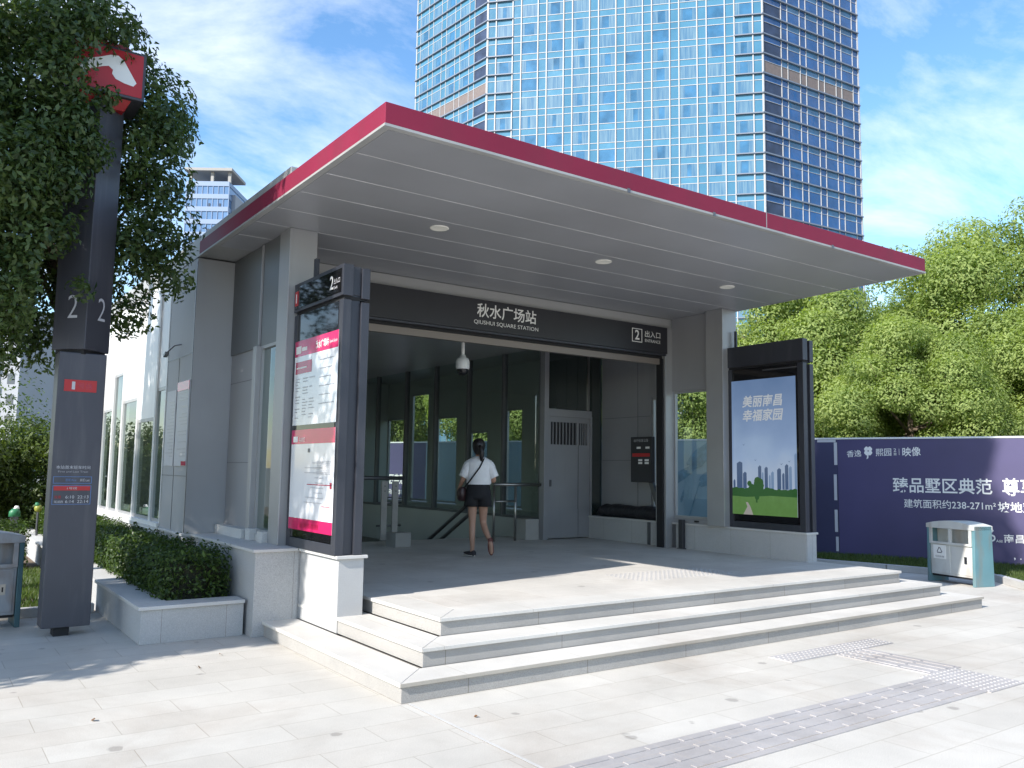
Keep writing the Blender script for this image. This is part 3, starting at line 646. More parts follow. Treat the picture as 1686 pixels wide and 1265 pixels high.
# ------------------------------------------------------------------ left kiosk (information) and right kiosk (light box)
def kiosk_frame(k, x0, x1, y0, y1, z0, z1, hz):
    # two side frames around a recessed core, as seen on the end of the kiosk
    b = MB(); b.box((x0 + .012, y0, z0), (x0 + .10, y0 + .10, hz)); b.box((x1 - .085, y0 - .01, z0), (x1, y0 + .09, hz - .015))
    b.box((x0 + .012, y1 - .10, z0), (x0 + .10, y1, hz)); b.box((x1 - .085, y1 - .09, z0), (x1, y1, hz))
    b.box((x0 + .10, y0 + .03, z0), (x1 - .085, y1 - .03, z1 - .02))
    b.box((x0 + .012, y0 + .10, z0), (x0 + .10, y1 - .10, z0 + .10)); b.box((x1 - .06, y0 + .09, z0), (x1 - .01, y1 - .09, hz))
    b.build('frame', 'kiosk_frame', k, bevel=.004)
    b = MB(); b.box((x0, y0 - .012, hz + .035), (x0 + .11, y1, z1)); b.box((x1 - .085, y0 - .012, hz + .02), (x1, y1, z1 - .02)); b.box((x0 + .11, y0 + .02, hz + .05), (x1 - .085, y1 - .02, z1 - .01))
    h = b.build('header', 'kiosk_frame', k, bevel=.004)
    b = MB(); b.box((x0 + .03, y0 + .02, hz), (x1 - .03, y1 - .02, hz + .035)); b.build('header_gap', 'gap_black', k)
    return h
ki = thing('information_kiosk', 'dark grey kiosk with two pink headed maps on the left pedestal', 'kiosk', (.47, 2.65, .87))
x0, x1, y0, y1 = .32, .61, 2.0, 3.28
hd = kiosk_frame(ki, x0, x1, y0, y1, .871, 3.71, 3.36)
b = MB(); b.box((x0 - .004, y0 + .03, 3.43), (x0 - .0005, y1 - .02, 3.67)); b.build('header_glass', 'kiosk_glass', hd)
xl = x0 - .008
b = MB(); b.text('2', (xl, 2.30, 3.485), (0, -.085, 0), (0, 0, .14), 'letter_white', .01); b.text('出入口', (xl, 2.205, 3.53), (0, -.15, 0), (0, 0, .055), 'letter_grey'); b.text('Exit', (xl, 2.2, 3.48), (0, -.09, 0), (0, 0, .03), 'letter_grey')
b.box((xl, 3.15, 3.46), (xl + .003, 3.24, 3.62), 'pylon_red'); b.text('1', (xl - .002, 3.21, 3.49), (0, -.025, 0), (0, 0, .10), 'letter_white', .01)
b.build('lettering', 'letter_white', hd)
b = MB(); b.box((x0 + .008, y0 + .10, .98), (x0 + .02, y1 - .10, 3.35)); gl = b.build('display_glass', 'kiosk_glass', ki)
def poster(par, y0, y1, z0, z1, head, foot, lines):
    xx = x0 + .004
    b = MB(); b.box((xx, y0, z0), (xx + .003, y1, z1)); p = b.build('poster', 'poster_white', par)
    b = MB(); b.box((xx - .002, y0, z1 - head), (xx - .0003, y1, z1), 'poster_pink')
    if foot: b.box((xx - .002, y0, z0), (xx - .0003, y1, z0 + foot), 'poster_pink')
    b.build('heading', 'poster_pink', p); return p
p = poster(gl, 2.06, 3.20, 2.15, 3.06, .17, 0, 0)
xx = x0 - .001
b = MB(); b.text('秋水广场站', (xx, 2.62, 2.925), (0, -.33, 0), (0, 0, .085), 'letter_white', .02); b.text('Qiushui Square', (xx, 2.27, 2.94), (0, -.19, 0), (0, 0, .04), 'letter_white')
b.box((xx, 3.02, 2.92), (xx + .002, 3.16, 3.0), 'letter_white'); b.box((xx, 2.86, 2.94), (xx + .002, 3.0, 2.98), 'letter_white')
b.box((xx + .002, 2.72, 2.70), (xx + .003, 3.16, 2.83), 'poster_red'); b.box((xx, 2.85, 2.755), (xx + .001, 3.13, 2.77), 'letter_white')
rr = random.Random(3)
for c0 in (3.14, 2.94, 2.76):
    z = 2.64
    while z > 2.2:
        if rr.random() < .75: b.box((xx, c0 - .05 - rr.random() * .09, z), (xx + .002, c0, z + .008), 'print_grey')
        z -= .032
for i in range(6): b.box((xx, 2.12 + rr.random() * .1, 2.8 - i * .09), (xx + .002, 2.5, 2.806 - i * .09), 'print_grey')
b.build('print', 'print_grey', p)
p = poster(gl, 2.06, 3.20, 1.06, 2.10, .15, .12, 0)
b = MB(); b.box((xx, 3.02, 1.97), (xx + .002, 3.14, 2.03), 'letter_white'); b.text('列车时刻', (xx, 2.98, 1.97), (0, -.16, 0), (0, 0, .05), 'letter_white')
b.box((xx, 2.10, 1.53), (xx + .002, 2.72, 1.538), 'poster_red'); b.box((xx, 2.12, 1.32), (xx + .002, 2.33, 1.326), 'poster_red'); b.box((xx, 2.10, 1.50), (xx + .002, 2.14, 1.56), 'poster_red')
b.box((xx, 2.68, 1.86), (xx + .002, 2.73, 1.90), 'print_dark'); b.text('运营线路图', (xx, 2.9, 1.09), (0, -.5, 0), (0, 0, .05), 'poster_red')
for i in range(9): b.box((xx, 2.3 + .04 * rr.random(), 1.75 - i * .05), (xx + .002, 2.5 + .3 * rr.random(), 1.755 - i * .05), 'print_grey')
for i in range(7): b.box((xx, 2.15, 1.76 - i * .02), (xx + .002, 2.48, 1.77 - i * .02), 'letter_grey')
b.build('print', 'print_grey', p)
b = MB(); b.box((.40, 2.9, 3.711), (.44, 2.96, 3.95)); b.build('antenna', 'kiosk_frame', ki)

ka = thing('advertising_kiosk', 'black kiosk with lit blue sky city advert on the right pedestal', 'kiosk', (7.74, 2.7, .87))
x0, x1, y0, y1 = 7.62, 7.87, 2.0, 3.42
kiosk_frame(ka, x0, x1, y0, y1, .871, 3.72, 3.36)
b = MB(); b.box((x0 + .008, y0 + .10, .98), (x0 + .02, y1 - .10, 3.35)); gl = b.build('display_glass', 'kiosk_glass', ka)
b = MB(); b.box((x0 - .01, y0 + .1, 3.29), (x0 + .005, y0 + .72, 3.31)); b.build('light_bar', 'steel_dark', ka)
xs = x0 + .004; X = lambda k: xs - .0012 * k
b = MB(); b.box((xs, 2.13, 1.08), (xs + .003, 3.33, 3.17)); sc_ = b.build('screen', 'screen_sky', gl)
def flat(b, pts, k, mt): b.poly([(X(k), y, z) for y, z in pts], mt)
b = MB(); rr = random.Random(11)
for (ya, yb, zb_, zt_, mt_) in ((3.24, 3.13, 1.48, 1.90, 'screen_city'), (3.31, 3.27, 1.48, 1.62, 'screen_city'), (3.12, 3.05, 1.48, 1.74, 'screen_city'), (2.83, 2.77, 1.48, 1.84, 'screen_city'), (2.76, 2.73, 1.48, 1.74, 'screen_city_pale'), (2.71, 2.65, 1.48, 1.82, 'screen_city'),
                                (2.63, 2.60, 1.48, 1.7, 'screen_city_pale'), (2.59, 2.54, 1.48, 1.75, 'screen_city_pale'), (2.48, 2.41, 1.48, 1.8, 'screen_city'), (2.39, 2.35, 1.48, 1.73, 'screen_city'), (2.34, 2.28, 1.48, 1.86, 'screen_city'), (2.27, 2.22, 1.48, 1.83, 'screen_city_pale'), (2.17, 2.131, 1.48, 2.02, 'screen_city_pale')):
    flat(b, [(ya, zb_), (ya, zt_ - .03), ((ya + yb) / 2, zt_), (yb, zt_ - .02), (yb, zb_)][::-1], 1, mt_)
top = [(3.33 - i * .04, 1.47 + rr.random() * .035) for i in range(31)]
flat(b, [(3.33, 1.30)] + top + [(2.13, 1.30)], 2, 'screen_wood')
flat(b, [(3.33, 1.08), (3.33, 1.36), (3.05, 1.35), (2.6, 1.38), (2.13, 1.37), (2.13, 1.08)], 3, 'screen_grass')
flat(b, [(3.12, 1.08), (3.04, 1.20), (3.07, 1.27), (3.03, 1.27), (2.98, 1.2), (2.93, 1.08)], 4, 'screen_path')
for i in range(34):
    cy, cz, rr_ = 2.86 + rr.gauss(0, .055), 1.47 + rr.gauss(0, .05), .062 * rr.uniform(.6, 1.1)
    flat(b, [(cy - rr_ * math.cos(a * .785), cz + rr_ * math.sin(a * .785)) for a in range(8)], 5 + i * .05, 'screen_wood')
flat(b, [(2.875, 1.27), (2.87, 1.4), (2.85, 1.4), (2.845, 1.27)], 4.5, 'screen_wood')
for (y, z, a) in ((3.10, 2.16, .03), (2.88, 1.92, .025), (2.40, 1.86, .03), (2.26, 1.9, .03)):
    flat(b, [(y + a, z + .012), (y, z - .004), (y - a, z + .016), (y, z - .014)][::1], 1, 'screen_city')
b.build('picture', 'screen_city', sc_)
b = MB(); xt = X(3)
for body, zz_ in (('美丽南昌', 2.74), ('幸福家园', 2.52)):
    O = Vector((xt, 3.12, zz_)); b.text(body, O, (0, -.74, .0), (0, -.03, .185), bold=.02)
b.build('lettering', 'screen_letter', sc_)
b = MB(); b.box((7.74, 3.32, 3.721), (7.77, 3.36, 4.0)); b.build('antenna', 'kiosk_frame', ka)

# ------------------------------------------------------------------ small things in the porch
cc = thing('dome_camera', 'white dome security camera hanging on a pole from the porch ceiling', 'camera', (3.72, 5.2, 3.2))
b = MB(); b.tube([(3.72, 5.2, 4.03), (3.72, 5.2, 3.40)], .028, 12); b.build('pole', 'cctv_white', cc, smooth=True)
b = MB(); b.lathe((3.72, 5.2, 0), [(.03, 3.44), (.045, 3.43), (.05, 3.40), (.085, 3.385), (.105, 3.34), (.105, 3.24), (.095, 3.22), (.0, 3.22)], 24); b.build('housing', 'cctv_white', cc, smooth=True)
b = MB(); b.lathe((3.72, 5.2, 0), [(.088, 3.221), (.08, 3.17), (.05, 3.135), (.0, 3.125)], 20); b.build('dome', 'plastic_black', cc, smooth=True)
gr = thing('guard_rail', 'steel guard rail beside the metal door at the stair head', 'railing', (6, 6.9, .45))
b = MB(); b.tube([(5.5, 6.93, 1.45), (6.49, 6.86, 1.45)], .03, 10); b.tube([(5.5, 6.93, 1.15), (5.96, 6.9, 1.15)], .018, 8); b.build('rail', 'steel', gr, smooth=True)
for x in (5.97, 5.5): b = MB(); b.tube([(x, 6.91, .45), (x, 6.91, 1.44)], .022, 10); b.build('post', 'steel', gr, smooth=True)
hr = thing('stair_handrail', 'pair of steel handrails sloping down beside the stairs', 'handrail', (6.2, 8, .45))
for dz in (0, -.21):
    b = MB(); b.tube([(5.5, 7.25, 1.34 + dz), (5.5, 7.82, 1.04 + dz), (5.5, 13.0, -1.70 + dz)], .035, 10); b.build('rail', 'steel_dark', hr, smooth=True)
for y, zt_ in ((7.6, 1.14), (9.4, .2), (10.9, -.6)):
    b = MB(); b.tube([(5.5, y, zt_ - .9), (5.5, y, zt_)], .022, 8); b.build('post', 'steel', hr, smooth=True)
gt = thing('barrier_post', 'pair of flat steel barrier posts on stone block behind the left kiosk', 'barrier', (3.4, 6.7, .45))
for x in (3.26, 3.46):
    b = MB(); b.box((x, 6.85, .55), (x + .10, 6.89, 1.50)); b.tube([(x + .05, 6.845, 1.42), (x + .05, 6.84, 1.42)], .014, 8, 'steel_dark'); b.tube([(x + .05, 6.845, 1.34), (x + .05, 6.84, 1.34)], .014, 8, 'steel_dark'); b.build('post', 'post_grey', gt)
b = MB(); b.tube([(2.2, 6.87, 1.55), (3.66, 6.87, 1.55)], .032, 10); b.tube([(3.2, 6.9, 1.15), (3.64, 6.9, 1.15)], .016, 8); b.tube([(3.2, 6.9, .78), (3.64, 6.9, .78)], .016, 8); b.build('rail', 'steel_dark', gt, smooth=True)
b = MB(); b.box((3.40, 6.6, .45), (3.68, 6.95, .68)); b.build('block', 'riser_stone', gt, bevel=.005)
ib = thing('information_board', 'black notice board with red strip and white labels by the window', 'board', (7.6, 5.3, .9))
b = MB(); b.box((7.52, 5.02, 1.53), (7.60, 5.54, 2.33)); bo = b.build('board', 'sign_black', ib, bevel=.004)
b = MB(); xq = 7.518
b.box((xq, 5.06, 1.98), (7.52, 5.50, 2.04), 'pylon_red')
for (y, z) in ((5.34, 2.12), (5.12, 2.12), (5.30, 1.90), (5.14, 1.90), (5.30, 1.85), (5.14, 1.85)): b.box((xq, y - .05, z), (7.52, y + .05, z + .035), 'letter_white')
b.text('出行信息公告', (xq, 5.46, 2.24), (0, -.36, 0), (0, 0, .05), 'letter_grey'); b.build('print', 'letter_white', bo)
b = MB(); b.obox((7.62, 5.10, 1.53), (.05, 0, 0), (0, .10, 0), (.02, -.25, -.62)); b.build('strut', 'steel_dark', ib)
bl = MB(); rr = random.Random(5)
rings = []
for i in range(15):
    t = i / 14; y = 6.72 - t * 1.80; s_ = min(1, 8 * t + .25) * min(1, 8 * (1 - t) + .3) * (1 + rr.uniform(-.06, .06))
    rings.append(((7.77 + rr.uniform(-.01, .01), y, .87 + .115 * s_), .13 * s_, .12 * s_, (1, 0, 0), (0, 0, 1)))
bl.loft(rings, 14); tag(bl.build('tarpaulin_bundle', 'tarp', smooth=True, loc=(7.8, 5.7, .87)), 'long black tarpaulin bundle lying along the granite ledge', 'bundle')
bd = thing('bollard_post', 'short dark post standing against the right granite plinth', 'post', (7.55, 4.35, .45))
b = MB(); b.box((7.52, 4.31, .45), (7.59, 4.40, .93)); b.build('post', 'bollard', bd, bevel=.006); b = MB(); b.box((7.50, 4.29, .449), (7.598, 4.42, .462)); b.build('foot_plate', 'steel_dark', bd)

# ------------------------------------------------------------------ metro pylon
py = thing('metro_pylon', 'tall grey metro pylon with red logo box rising through the tree', 'pylon', (-1.64, 4.1, 0))
b = MB(); b.box((-1.86, 3.95, .09), (-1.42, 4.25, 2.84)); lo = b.build('lower_shaft', 'pylon_grey', py, bevel=.008)
b = MB(); b.box((-1.74, 4.0, 0), (-1.60, 4.2, .09)); b.build('foot', 'gap_black', py)
def rotbox(cx, cy, s_, an, z0, z1):
    c, n = math.cos(an), math.sin(an); q = [(cx + c * a - n * d, cy + n * a + c * d) for a, d in ((-s_, -s_), (s_, -s_), (s_, s_), (-s_, s_))]
    return q, [(x, y, z0) for x, y in q]
an = R(44)
q, base = rotbox(-1.64, 4.16, .192, an, 2.875, 5.5)
b = MB(); b.prism(base, (0, 0, 2.68)); up = b.build('upper_shaft', 'pylon_grey', py, bevel=.008)
q2, base2 = rotbox(-1.64, 4.16, .165, an, 2.83, 2.9); b = MB(); b.prism(base2, (0, 0, .05)); b.build('collar', 'gap_black', py)
b = MB()
for (pa, pb) in ((q[3], q[0]), (q[0], q[1])):
    a_ = Vector((*pa, 0)); c_ = Vector((*pb, 0)); d = c_ - a_; n = Vector((d.y, -d.x, 0)).normalized() * .004
    b.text('2', a_ + d * .42 + n + Vector((0, 0, 3.2)), d * .30, (0, 0, .24), 'letter_grey', -.008)
b.build('lettering', 'letter_grey', up)
b = MB(); yq = 3.946
b.box((-1.80, yq, 2.44), (-1.50, yq + .003, 2.56), 'pylon_red'); b.text('1', (-1.73, yq - .002, 2.46), (.03, 0, 0), (0, 0, .08), 'letter_grey'); b.text('号线', (-1.67, yq - .002, 2.47), (.13, 0, 0), (0, 0, .06), 'poster_red')
b.text('本站首末班车时间', (-1.82, yq, 1.655), (.31, 0, 0), (0, 0, .035), 'letter_grey'); b.text('First and Last Train', (-1.80, yq, 1.62), (.27, 0, 0), (0, 0, .018), 'print_grey')
def frame_(x0, x1, z0, z1, mt):
    t = .005
    b.box((x0, yq, z0), (x1, yq + .003, z0 + t), mt); b.box((x0, yq, z1 - t), (x1, yq + .003, z1), mt); b.box((x0, yq, z0 + t), (x0 + t, yq + .003, z1 - t), mt); b.box((x1 - t, yq, z0 + t), (x1, yq + .003, z1 - t), mt)
frame_(-1.84, -1.49, 1.51, 1.58, 'print_blue'); b.text('首班 First', (-1.73, yq, 1.53), (.1, 0, 0), (0, 0, .03), 'print_blue'); b.text('末班 Last', (-1.6, yq, 1.53), (.09, 0, 0), (0, 0, .03), 'letter_grey')
frame_(-1.84, -1.49, 1.30, 1.49, 'print_blue'); b.box((-1.83, yq, 1.44), (-1.50, yq + .003, 1.485), 'pylon_red'); b.text('1号线', (-1.71, yq - .002, 1.45), (.09, 0, 0), (0, 0, .025), 'letter_grey')
b.text('6:10  22:13', (-1.72, yq, 1.36), (.21, 0, 0), (0, 0, .03), 'letter_grey'); b.text('6:14  22:14', (-1.72, yq, 1.315), (.21, 0, 0), (0, 0, .03), 'letter_grey'); b.text('双港', (-1.82, yq, 1.36), (.06, 0, 0), (0, 0, .03), 'pylon_red'); b.text('瑶湖西', (-1.82, yq, 1.315), (.08, 0, 0), (0, 0, .025), 'letter_grey')
b.build('lettering', 'letter_grey', lo)
lx0, lx1, ly0, ly1, lz0, lz1 = -1.97, -1.23, 3.86, 4.46, 5.60, 6.13
b = MB(); b.box((lx0, ly0, lz0), (lx1, ly1, lz1)); lb = b.build('logo_box', 'pylon_grey', py, bevel=.01)
b = MB(); b.box((lx0 + .03, ly0 - .006, lz0 + .03), (lx1 - .03, ly0 + .001, lz1 - .03), 'pylon_red')
b.box((lx0 - .006, ly0 + .03, lz0 + .03), (lx0 + .001, ly1 - .03, lz1 - .03), 'pylon_red')
cxm, cym = (lx0 + lx1) / 2, (ly0 + ly1) / 2
for s_, zc in ((1, lz1), (-1, lz0)):
    z_in, z_out = zc + s_ * .002, zc + s_ * .10
    base_ = [(lx0 + .12, ly0 + .05, z_in), (lx1 - .12, ly0 + .05, z_in), (lx1 - .12, ly1 - .05, z_in), (lx0 + .12, ly1 - .05, z_in)]
    tp = [(cxm - .2, cym - .16, z_out), (cxm + .2, cym - .16, z_out), (cxm + .2, cym + .16, z_out), (cxm - .2, cym + .16, z_out)]
    b.add(base_ + tp, [(0, 1, 5, 4), (1, 2, 6, 5), (2, 3, 7, 6), (3, 0, 4, 7), (4, 5, 6, 7)] if s_ > 0 else [(4, 5, 1, 0), (5, 6, 2, 1), (6, 7, 3, 2), (7, 4, 0, 3), (7, 6, 5, 4)], 'pylon_red')
fl = b.build('red_face', 'pylon_red', lb)
b = MB(); U = lx1 - lx0; Vv = lz1 - lz0
pts = [(.10, .28), (.14, .46), (.24, .62), (.38, .70), (.52, .80), (.62, .82), (.70, .74), (.78, .56), (.88, .34), (.84, .26), (.72, .28), (.60, .33), (.55, .42), (.56, .50), (.50, .56), (.42, .52), (.30, .44), (.20, .36)]
b.poly([(lx0 + U * a, ly0 - .01, lz0 + Vv * c) for a, c in pts][::-1]); b.poly([(lx0 - .01, ly1 - (ly1 - ly0) * a, lz0 + Vv * c) for a, c in pts][::-1])
b.build('emblem', 'letter_white', fl)

# ------------------------------------------------------------------ litter bins
def litter_bin(label, loc, rz, front, side, sticker):
    t = thing('litter_bin', label, 'litter bin', loc, rz, 'metal double litter bins on the plaza')
    W_, D_, H_ = .90, .42, 1.0
    L = dict(local=True)
    b = MB()
    for x in (0, W_ - .05):
        b = MB(); b.prism([(x, 0, 0), (x, D_, 0), (x, D_ - .02, H_ - .06), (x, .02, H_ - .06)], (.05, 0, 0)); b.build('side_panel', side, t, bevel=.006, **L)
    b = MB(); b.box((.055, .03, .13), (W_ - .055, D_ - .03, .62)); b.box((.055, D_ * .45, .62), (W_ - .055, D_ * .55, .9)); bo = b.build('body', front, t, bevel=.005, **L)
    b = MB(); b.box((.08, .022, .16), (W_ / 2 - .02, .031, .60)); b.box((W_ / 2 + .02, .022, .16), (W_ - .08, .031, .60)); dr = b.build('door', front, bo, bevel=.004, **L)
    b = MB()
    b.box((.055, .005, .62), (W_ - .055, .035, .655)); b.box((.055, .005, .655), (.10, .035, .87)); b.box((W_ - .10, .005, .655), (W_ - .055, .035, .87)); b.box((W_ / 2 - .025, .005, .655), (W_ / 2 + .025, .035, .87)); b.build('opening_frame', front, t, **L)
    n = 10; prof = [(.0 + W_ * i / n, .87 + .13 * math.sin(math.pi * (.18 + .64 * i / n))) for i in range(n + 1)]
    b = MB(); b.prism([(x, 0, z) for x, z in prof] + [(W_, 0, .872), (0, 0, .872)], (0, D_, 0)); b.build('top', front, t, bevel=.004, **L)
    b = MB(); b.box((.06, .05, .10), (W_ - .06, D_ - .05, .13)); b.build('base', 'gap_black', t, **L)
    b = MB(); b.box((W_ - .20, .016, .34), (W_ - .15, .0215, .45)); b.build('lock', 'steel', t, **L)
    b = MB(); b.box((W_ - .185, .013, .37), (W_ - .17, .0158, .42)); b.build('keyhole', 'gap_black', t, **L)
    if sticker:
        b = MB(); b.box((.12, .016, .38), (.36, .0215, .60)); s_ = b.build('sticker', 'letter_white', t, **L)
        b = MB(); c = Vector((.24, .0145, .51)); rr_ = .062
        tri = [c + Vector((rr_ * math.sin(k * 2.094), 0, rr_ * math.cos(k * 2.094))) for k in range(3)]
        for k in range(3):
            p0, p1 = tri[k], tri[(k + 1) % 3]; d = p1 - p0; n_ = Vector((d.z, 0, -d.x)).normalized() * .014
            a0, a1 = p0 + d * .12, p0 + d * .80
            b.poly([a0 - n_ * .5, a1 - n_ * .5, a1 + n_ * .5, a0 + n_ * .5][::-1]); b.poly([a1 - n_ * 1.1, a1 + d * .16, a1 + n_ * 1.1][::-1])
        b.text('可回收物', (.155, .0145, .40), (.17, 0, 0), (0, 0, .032)); b.build('recycling_mark', 'print_dark', s_, **L)
    return t
litter_bin('white litter bin with turquoise ends in front of the purple hoarding', (10.81, 1.96, 0), math.atan2(-.975, -.237), 'bin_white', 'bin_teal', True)
litter_bin('rusty grey litter bin in tree shade beside the metro pylon', (-2.86, 4.68, 0), R(3), 'bin_grey', 'bin_teal_dark', False)

# ------------------------------------------------------------------ planter with hedge
pt = thing('stone_planter', 'low granite planter running along the station wall', 'planter', (-.6, 3.2, 0))
b = MB(); b.box((-1.12, 3.13, -.05), (-.14, 3.36, .325)); b.box((-1.12, 3.36, -.05), (-.86, 15.5, .325)); b.build('wall', 'wall_stone', pt)
b = MB(); b.box((-1.15, 3.10, .325), (-.135, 3.40, .36)); b.box((-1.15, 3.403, .325), (-.83, 15.5, .36)); b.build('coping', 'cap_stone', pt, bevel=.004)
b = MB(); b.box((-.855, 3.365, 0), (-.14, 15.4, .30)); b.build('soil', 'earth', pt)

# ------------------------------------------------------------------ hoarding
H0 = Vector((12.83, 5.46, 0)); hu = Vector((.338, -.941, 0)).normalized(); hn = Vector((-hu.y, hu.x, 0)); hn = hn if hn.x < 0 else -hn
def hp(s_, z, off=.0): return H0 + hu * s_ + hn * off + Vector((0, 0, z))
hg = thing('hoarding', 'long printed site hoarding with white lettering behind the litter bin', 'hoarding', tuple(hp(0, 0)))
def hpanel(s0, s1, mt, lab=None):
    b = MB(); b.obox(hp(s0, .03), hu * (s1 - s0 - .006), hn * -.05, (0, 0, 2.43)); o = b.build('panel', mt, hg)
    if lab: o['label'] = lab
    return o
def hbox(b, s0, s1, z0, z1, mt, off=.004): b.quad(hp(s0, z0, off), hp(s1, z0, off), hp(s1, z1, off), hp(s0, z1, off), mt)
hpanel(-26, -19, 'hoard_pale'); hpanel(-19, -13.6, 'hoard_pale'); pf = hpanel(-13.6, -10.95, 'hoard_purple', 'far purple panel with white writing'); hpanel(-10.95, -4.6, 'hoard_pale', 'pale teal panel')
pm = hpanel(-4.6, -1.5, 'hoard_pale', 'pale panel with ink leaf picture'); pn = hpanel(-1.5, .47, 'hoard_navy', 'navy panel with dashed white bracket'); pp = hpanel(.47, 4.6, 'hoard_purple', 'purple panel with large white characters'); hpanel(4.6, 10, 'hoard_purple'); hpanel(10, 16, 'hoard_purple')
b = MB(); b.obox(hp(-26, 2.46, .012), hu * 42, hn * -.075, (0, 0, .035)); b.build('top_rail', 'hoard_white', hg)
b = MB()
for s_ in range(-25, 16, 2): b.obox(hp(s_, 0, -.06), hu * .06, hn * -.06, (0, 0, 2.4))
b.build('back_posts', 'steel_dark', hg)
b = MB(); hbox(b, .06, .44, 2.40, 2.455, 'letter_grey'); hbox(b, .40, .465, 1.92, 2.395, 'letter_grey'); hbox(b, .385, .445, 1.18, 1.72, 'letter_grey'); hbox(b, .385, .445, .52, .98, 'letter_grey'); hbox(b, .40, .455, .12, .42, 'letter_grey'); b.build('bracket_mark', 'letter_grey', pn)
b = MB()
def ht(body, s0, s1, z0, z1, bold=.0, dz=0.): b.text(body, hp(s0, z0, .005), hu * (s1 - s0) + Vector((0, 0, dz)), (0, 0, z1 - z0), None, bold)
ht('香逸', .66, .95, 2.08, 2.22, .004, .02); ht('熙园', 1.23, 1.53, 2.105, 2.255, .004, .01); ht('2', 1.575, 1.625, 2.20, 2.265, .0); ht('期', 1.575, 1.625, 2.12, 2.18, .0); ht('映像', 1.74, 2.08, 2.10, 2.285, .008, .015)
b.box((0, 0, -5), (.001, .001, -4.99)); hbox(b, 1.675, 1.682, 2.13, 2.26, None, .005)
cs, cz = 1.085, 2.215
for k in range(4):
    a = math.pi / 4 + k * math.pi / 2; ring = []
    for i in range(14):
        t = 2 * math.pi * i / 14; rr_ = .05 * (1 - .28 * math.cos(t) ** 8 * (1 if math.cos(t) > 0 else 0)); ex = .062 + rr_ * math.cos(t); ey = rr_ * math.sin(t)
        ring.append(hp(cs + (ex * math.cos(a) - ey * math.sin(a)) * .86, cz + ex * math.sin(a) + ey * math.cos(a), .005))
    b.poly(ring)
b.poly([hp(cs - .008, cz - .02, .006), hp(cs + .01, cz - .02, .006), hp(cs, cz - .15, .006), hp(cs - .035, cz - .17, .006)])
ht('臻品墅区典范', 1.54, 3.31, 1.375, 1.68, .012); ht('尊享', 3.48, 4.05, 1.36, 1.70, .012); ht('建筑面积约238-271m²', 1.74, 3.36, 1.075, 1.25, .006); ht('坡地双拼', 3.39, 4.2, 1.05, 1.245, .010)
ht('6576636', 2.42, 3.33, .49, .715, .0); ht('Add:', 3.34, 3.45, .48, .53, .0); ht('南昌·红谷滩', 3.47, 4.4, .48, .64, .006); ht(',', 3.62, 3.645, .16, .21, .02); ht('·', 3.72, 3.74, .18, .20, .03)
b.v = [v if v[2] > -3 else (*hp(1, 1, -.02),) for v in b.v]
b.build('lettering', 'letter_white', pp)
b = MB()
for s_ in (-13.0, -12.35): pass
b.text('臻品墅区典范', hp(-13.0, 1.25, .005), hu * 1.25, (0, 0, .3), None, .02); b.text('建筑面积约238', hp(-13.0, .95, .005), hu * 1.2, (0, 0, .16), None, .01); b.build('lettering', 'letter_white', pf)
b = MB(); rr = random.Random(21)
for i in range(26):
    s_, z = rr.uniform(-4.4, -1.6), rr.uniform(.9, 2.3); L_ = rr.uniform(.15, .5); a = rr.uniform(.3, 1.5); wv = L_ * rr.uniform(.15, .35)
    ring = []
    for j in range(12):
        t = 2 * math.pi * j / 12; ex, ey = L_ * math.cos(t), wv * math.sin(t) * (1 - .3 * math.cos(t)); ring.append(hp(s_ + ex * math.cos(a) - ey * math.sin(a), min(2.42, z + ex * math.sin(a) + ey * math.cos(a)), .003 + i * .0003))
    b.poly(ring)
for i in range(5):
    s_ = -4.3 + i * .6; b.quad(hp(s_, .05, .012), hp(s_ + .03, .05, .012), hp(s_ + .5, 1.5, .012), hp(s_ + .48, 1.5, .012))
b.build('ink_picture', 'hoard_ink', pm)

# ------------------------------------------------------------------ skyscraper
def face_frame(p, q):
    p, q = Vector((*p, 0)), Vector((*q, 0)); d = q - p; L_ = d.length; u = d / L_; n = Vector((u.y, -u.x, 0)); return p, u, n, L_
A, B_, C, D = (79.5, 147.5), (81.85, 123.73), (116.22, 86.6), (142.1, 84.3)
tw = thing('skyscraper', 'blue glass curtain wall skyscraper towering behind the canopy', 'skyscraper', (105, 115, 0))
back1, back2, back3 = (150, 120), (128, 152), (100, 165)
FH = 3.68; Z0 = 83.88 - 23 * FH; ZT = Z0 + 34 * FH
b = MB(); b.prism([(x, y, 0) for x, y in (A, B_, C, D, back1, back2, back3)], (0, 0, ZT)); b.build('core', 'tower_dark_shade', tw)
sp_, nr, win, cur, grid, ledge, lou, bal = MB(), MB(), MB(), MB(), MB(), MB(), MB(), MB()
front_windows = []
rr = random.Random(2)
def pane(mb, p, u, n, a, c, z0, z1, off, mt=None):
    P0 = p + u * a + n * off; P1 = p + u * c + n * off
    mb.quad((P0.x, P0.y, z0), (P1.x, P1.y, z0), (P1.x, P1.y, z1), (P0.x, P0.y, z1), mt)
def vbar(mb, p, u, n, a, wd, dp, z0, z1, mt=None): mb.obox(p + u * (a - wd / 2) + Vector((0, 0, z0)), u * wd, n * dp, (0, 0, z1 - z0), mt)
def hbar(mb, p, u, n, a, c, z, ht_, dp, mt=None): mb.obox(p + u * a + Vector((0, 0, z)), u * (c - a), n * dp, (0, 0, ht_), mt)
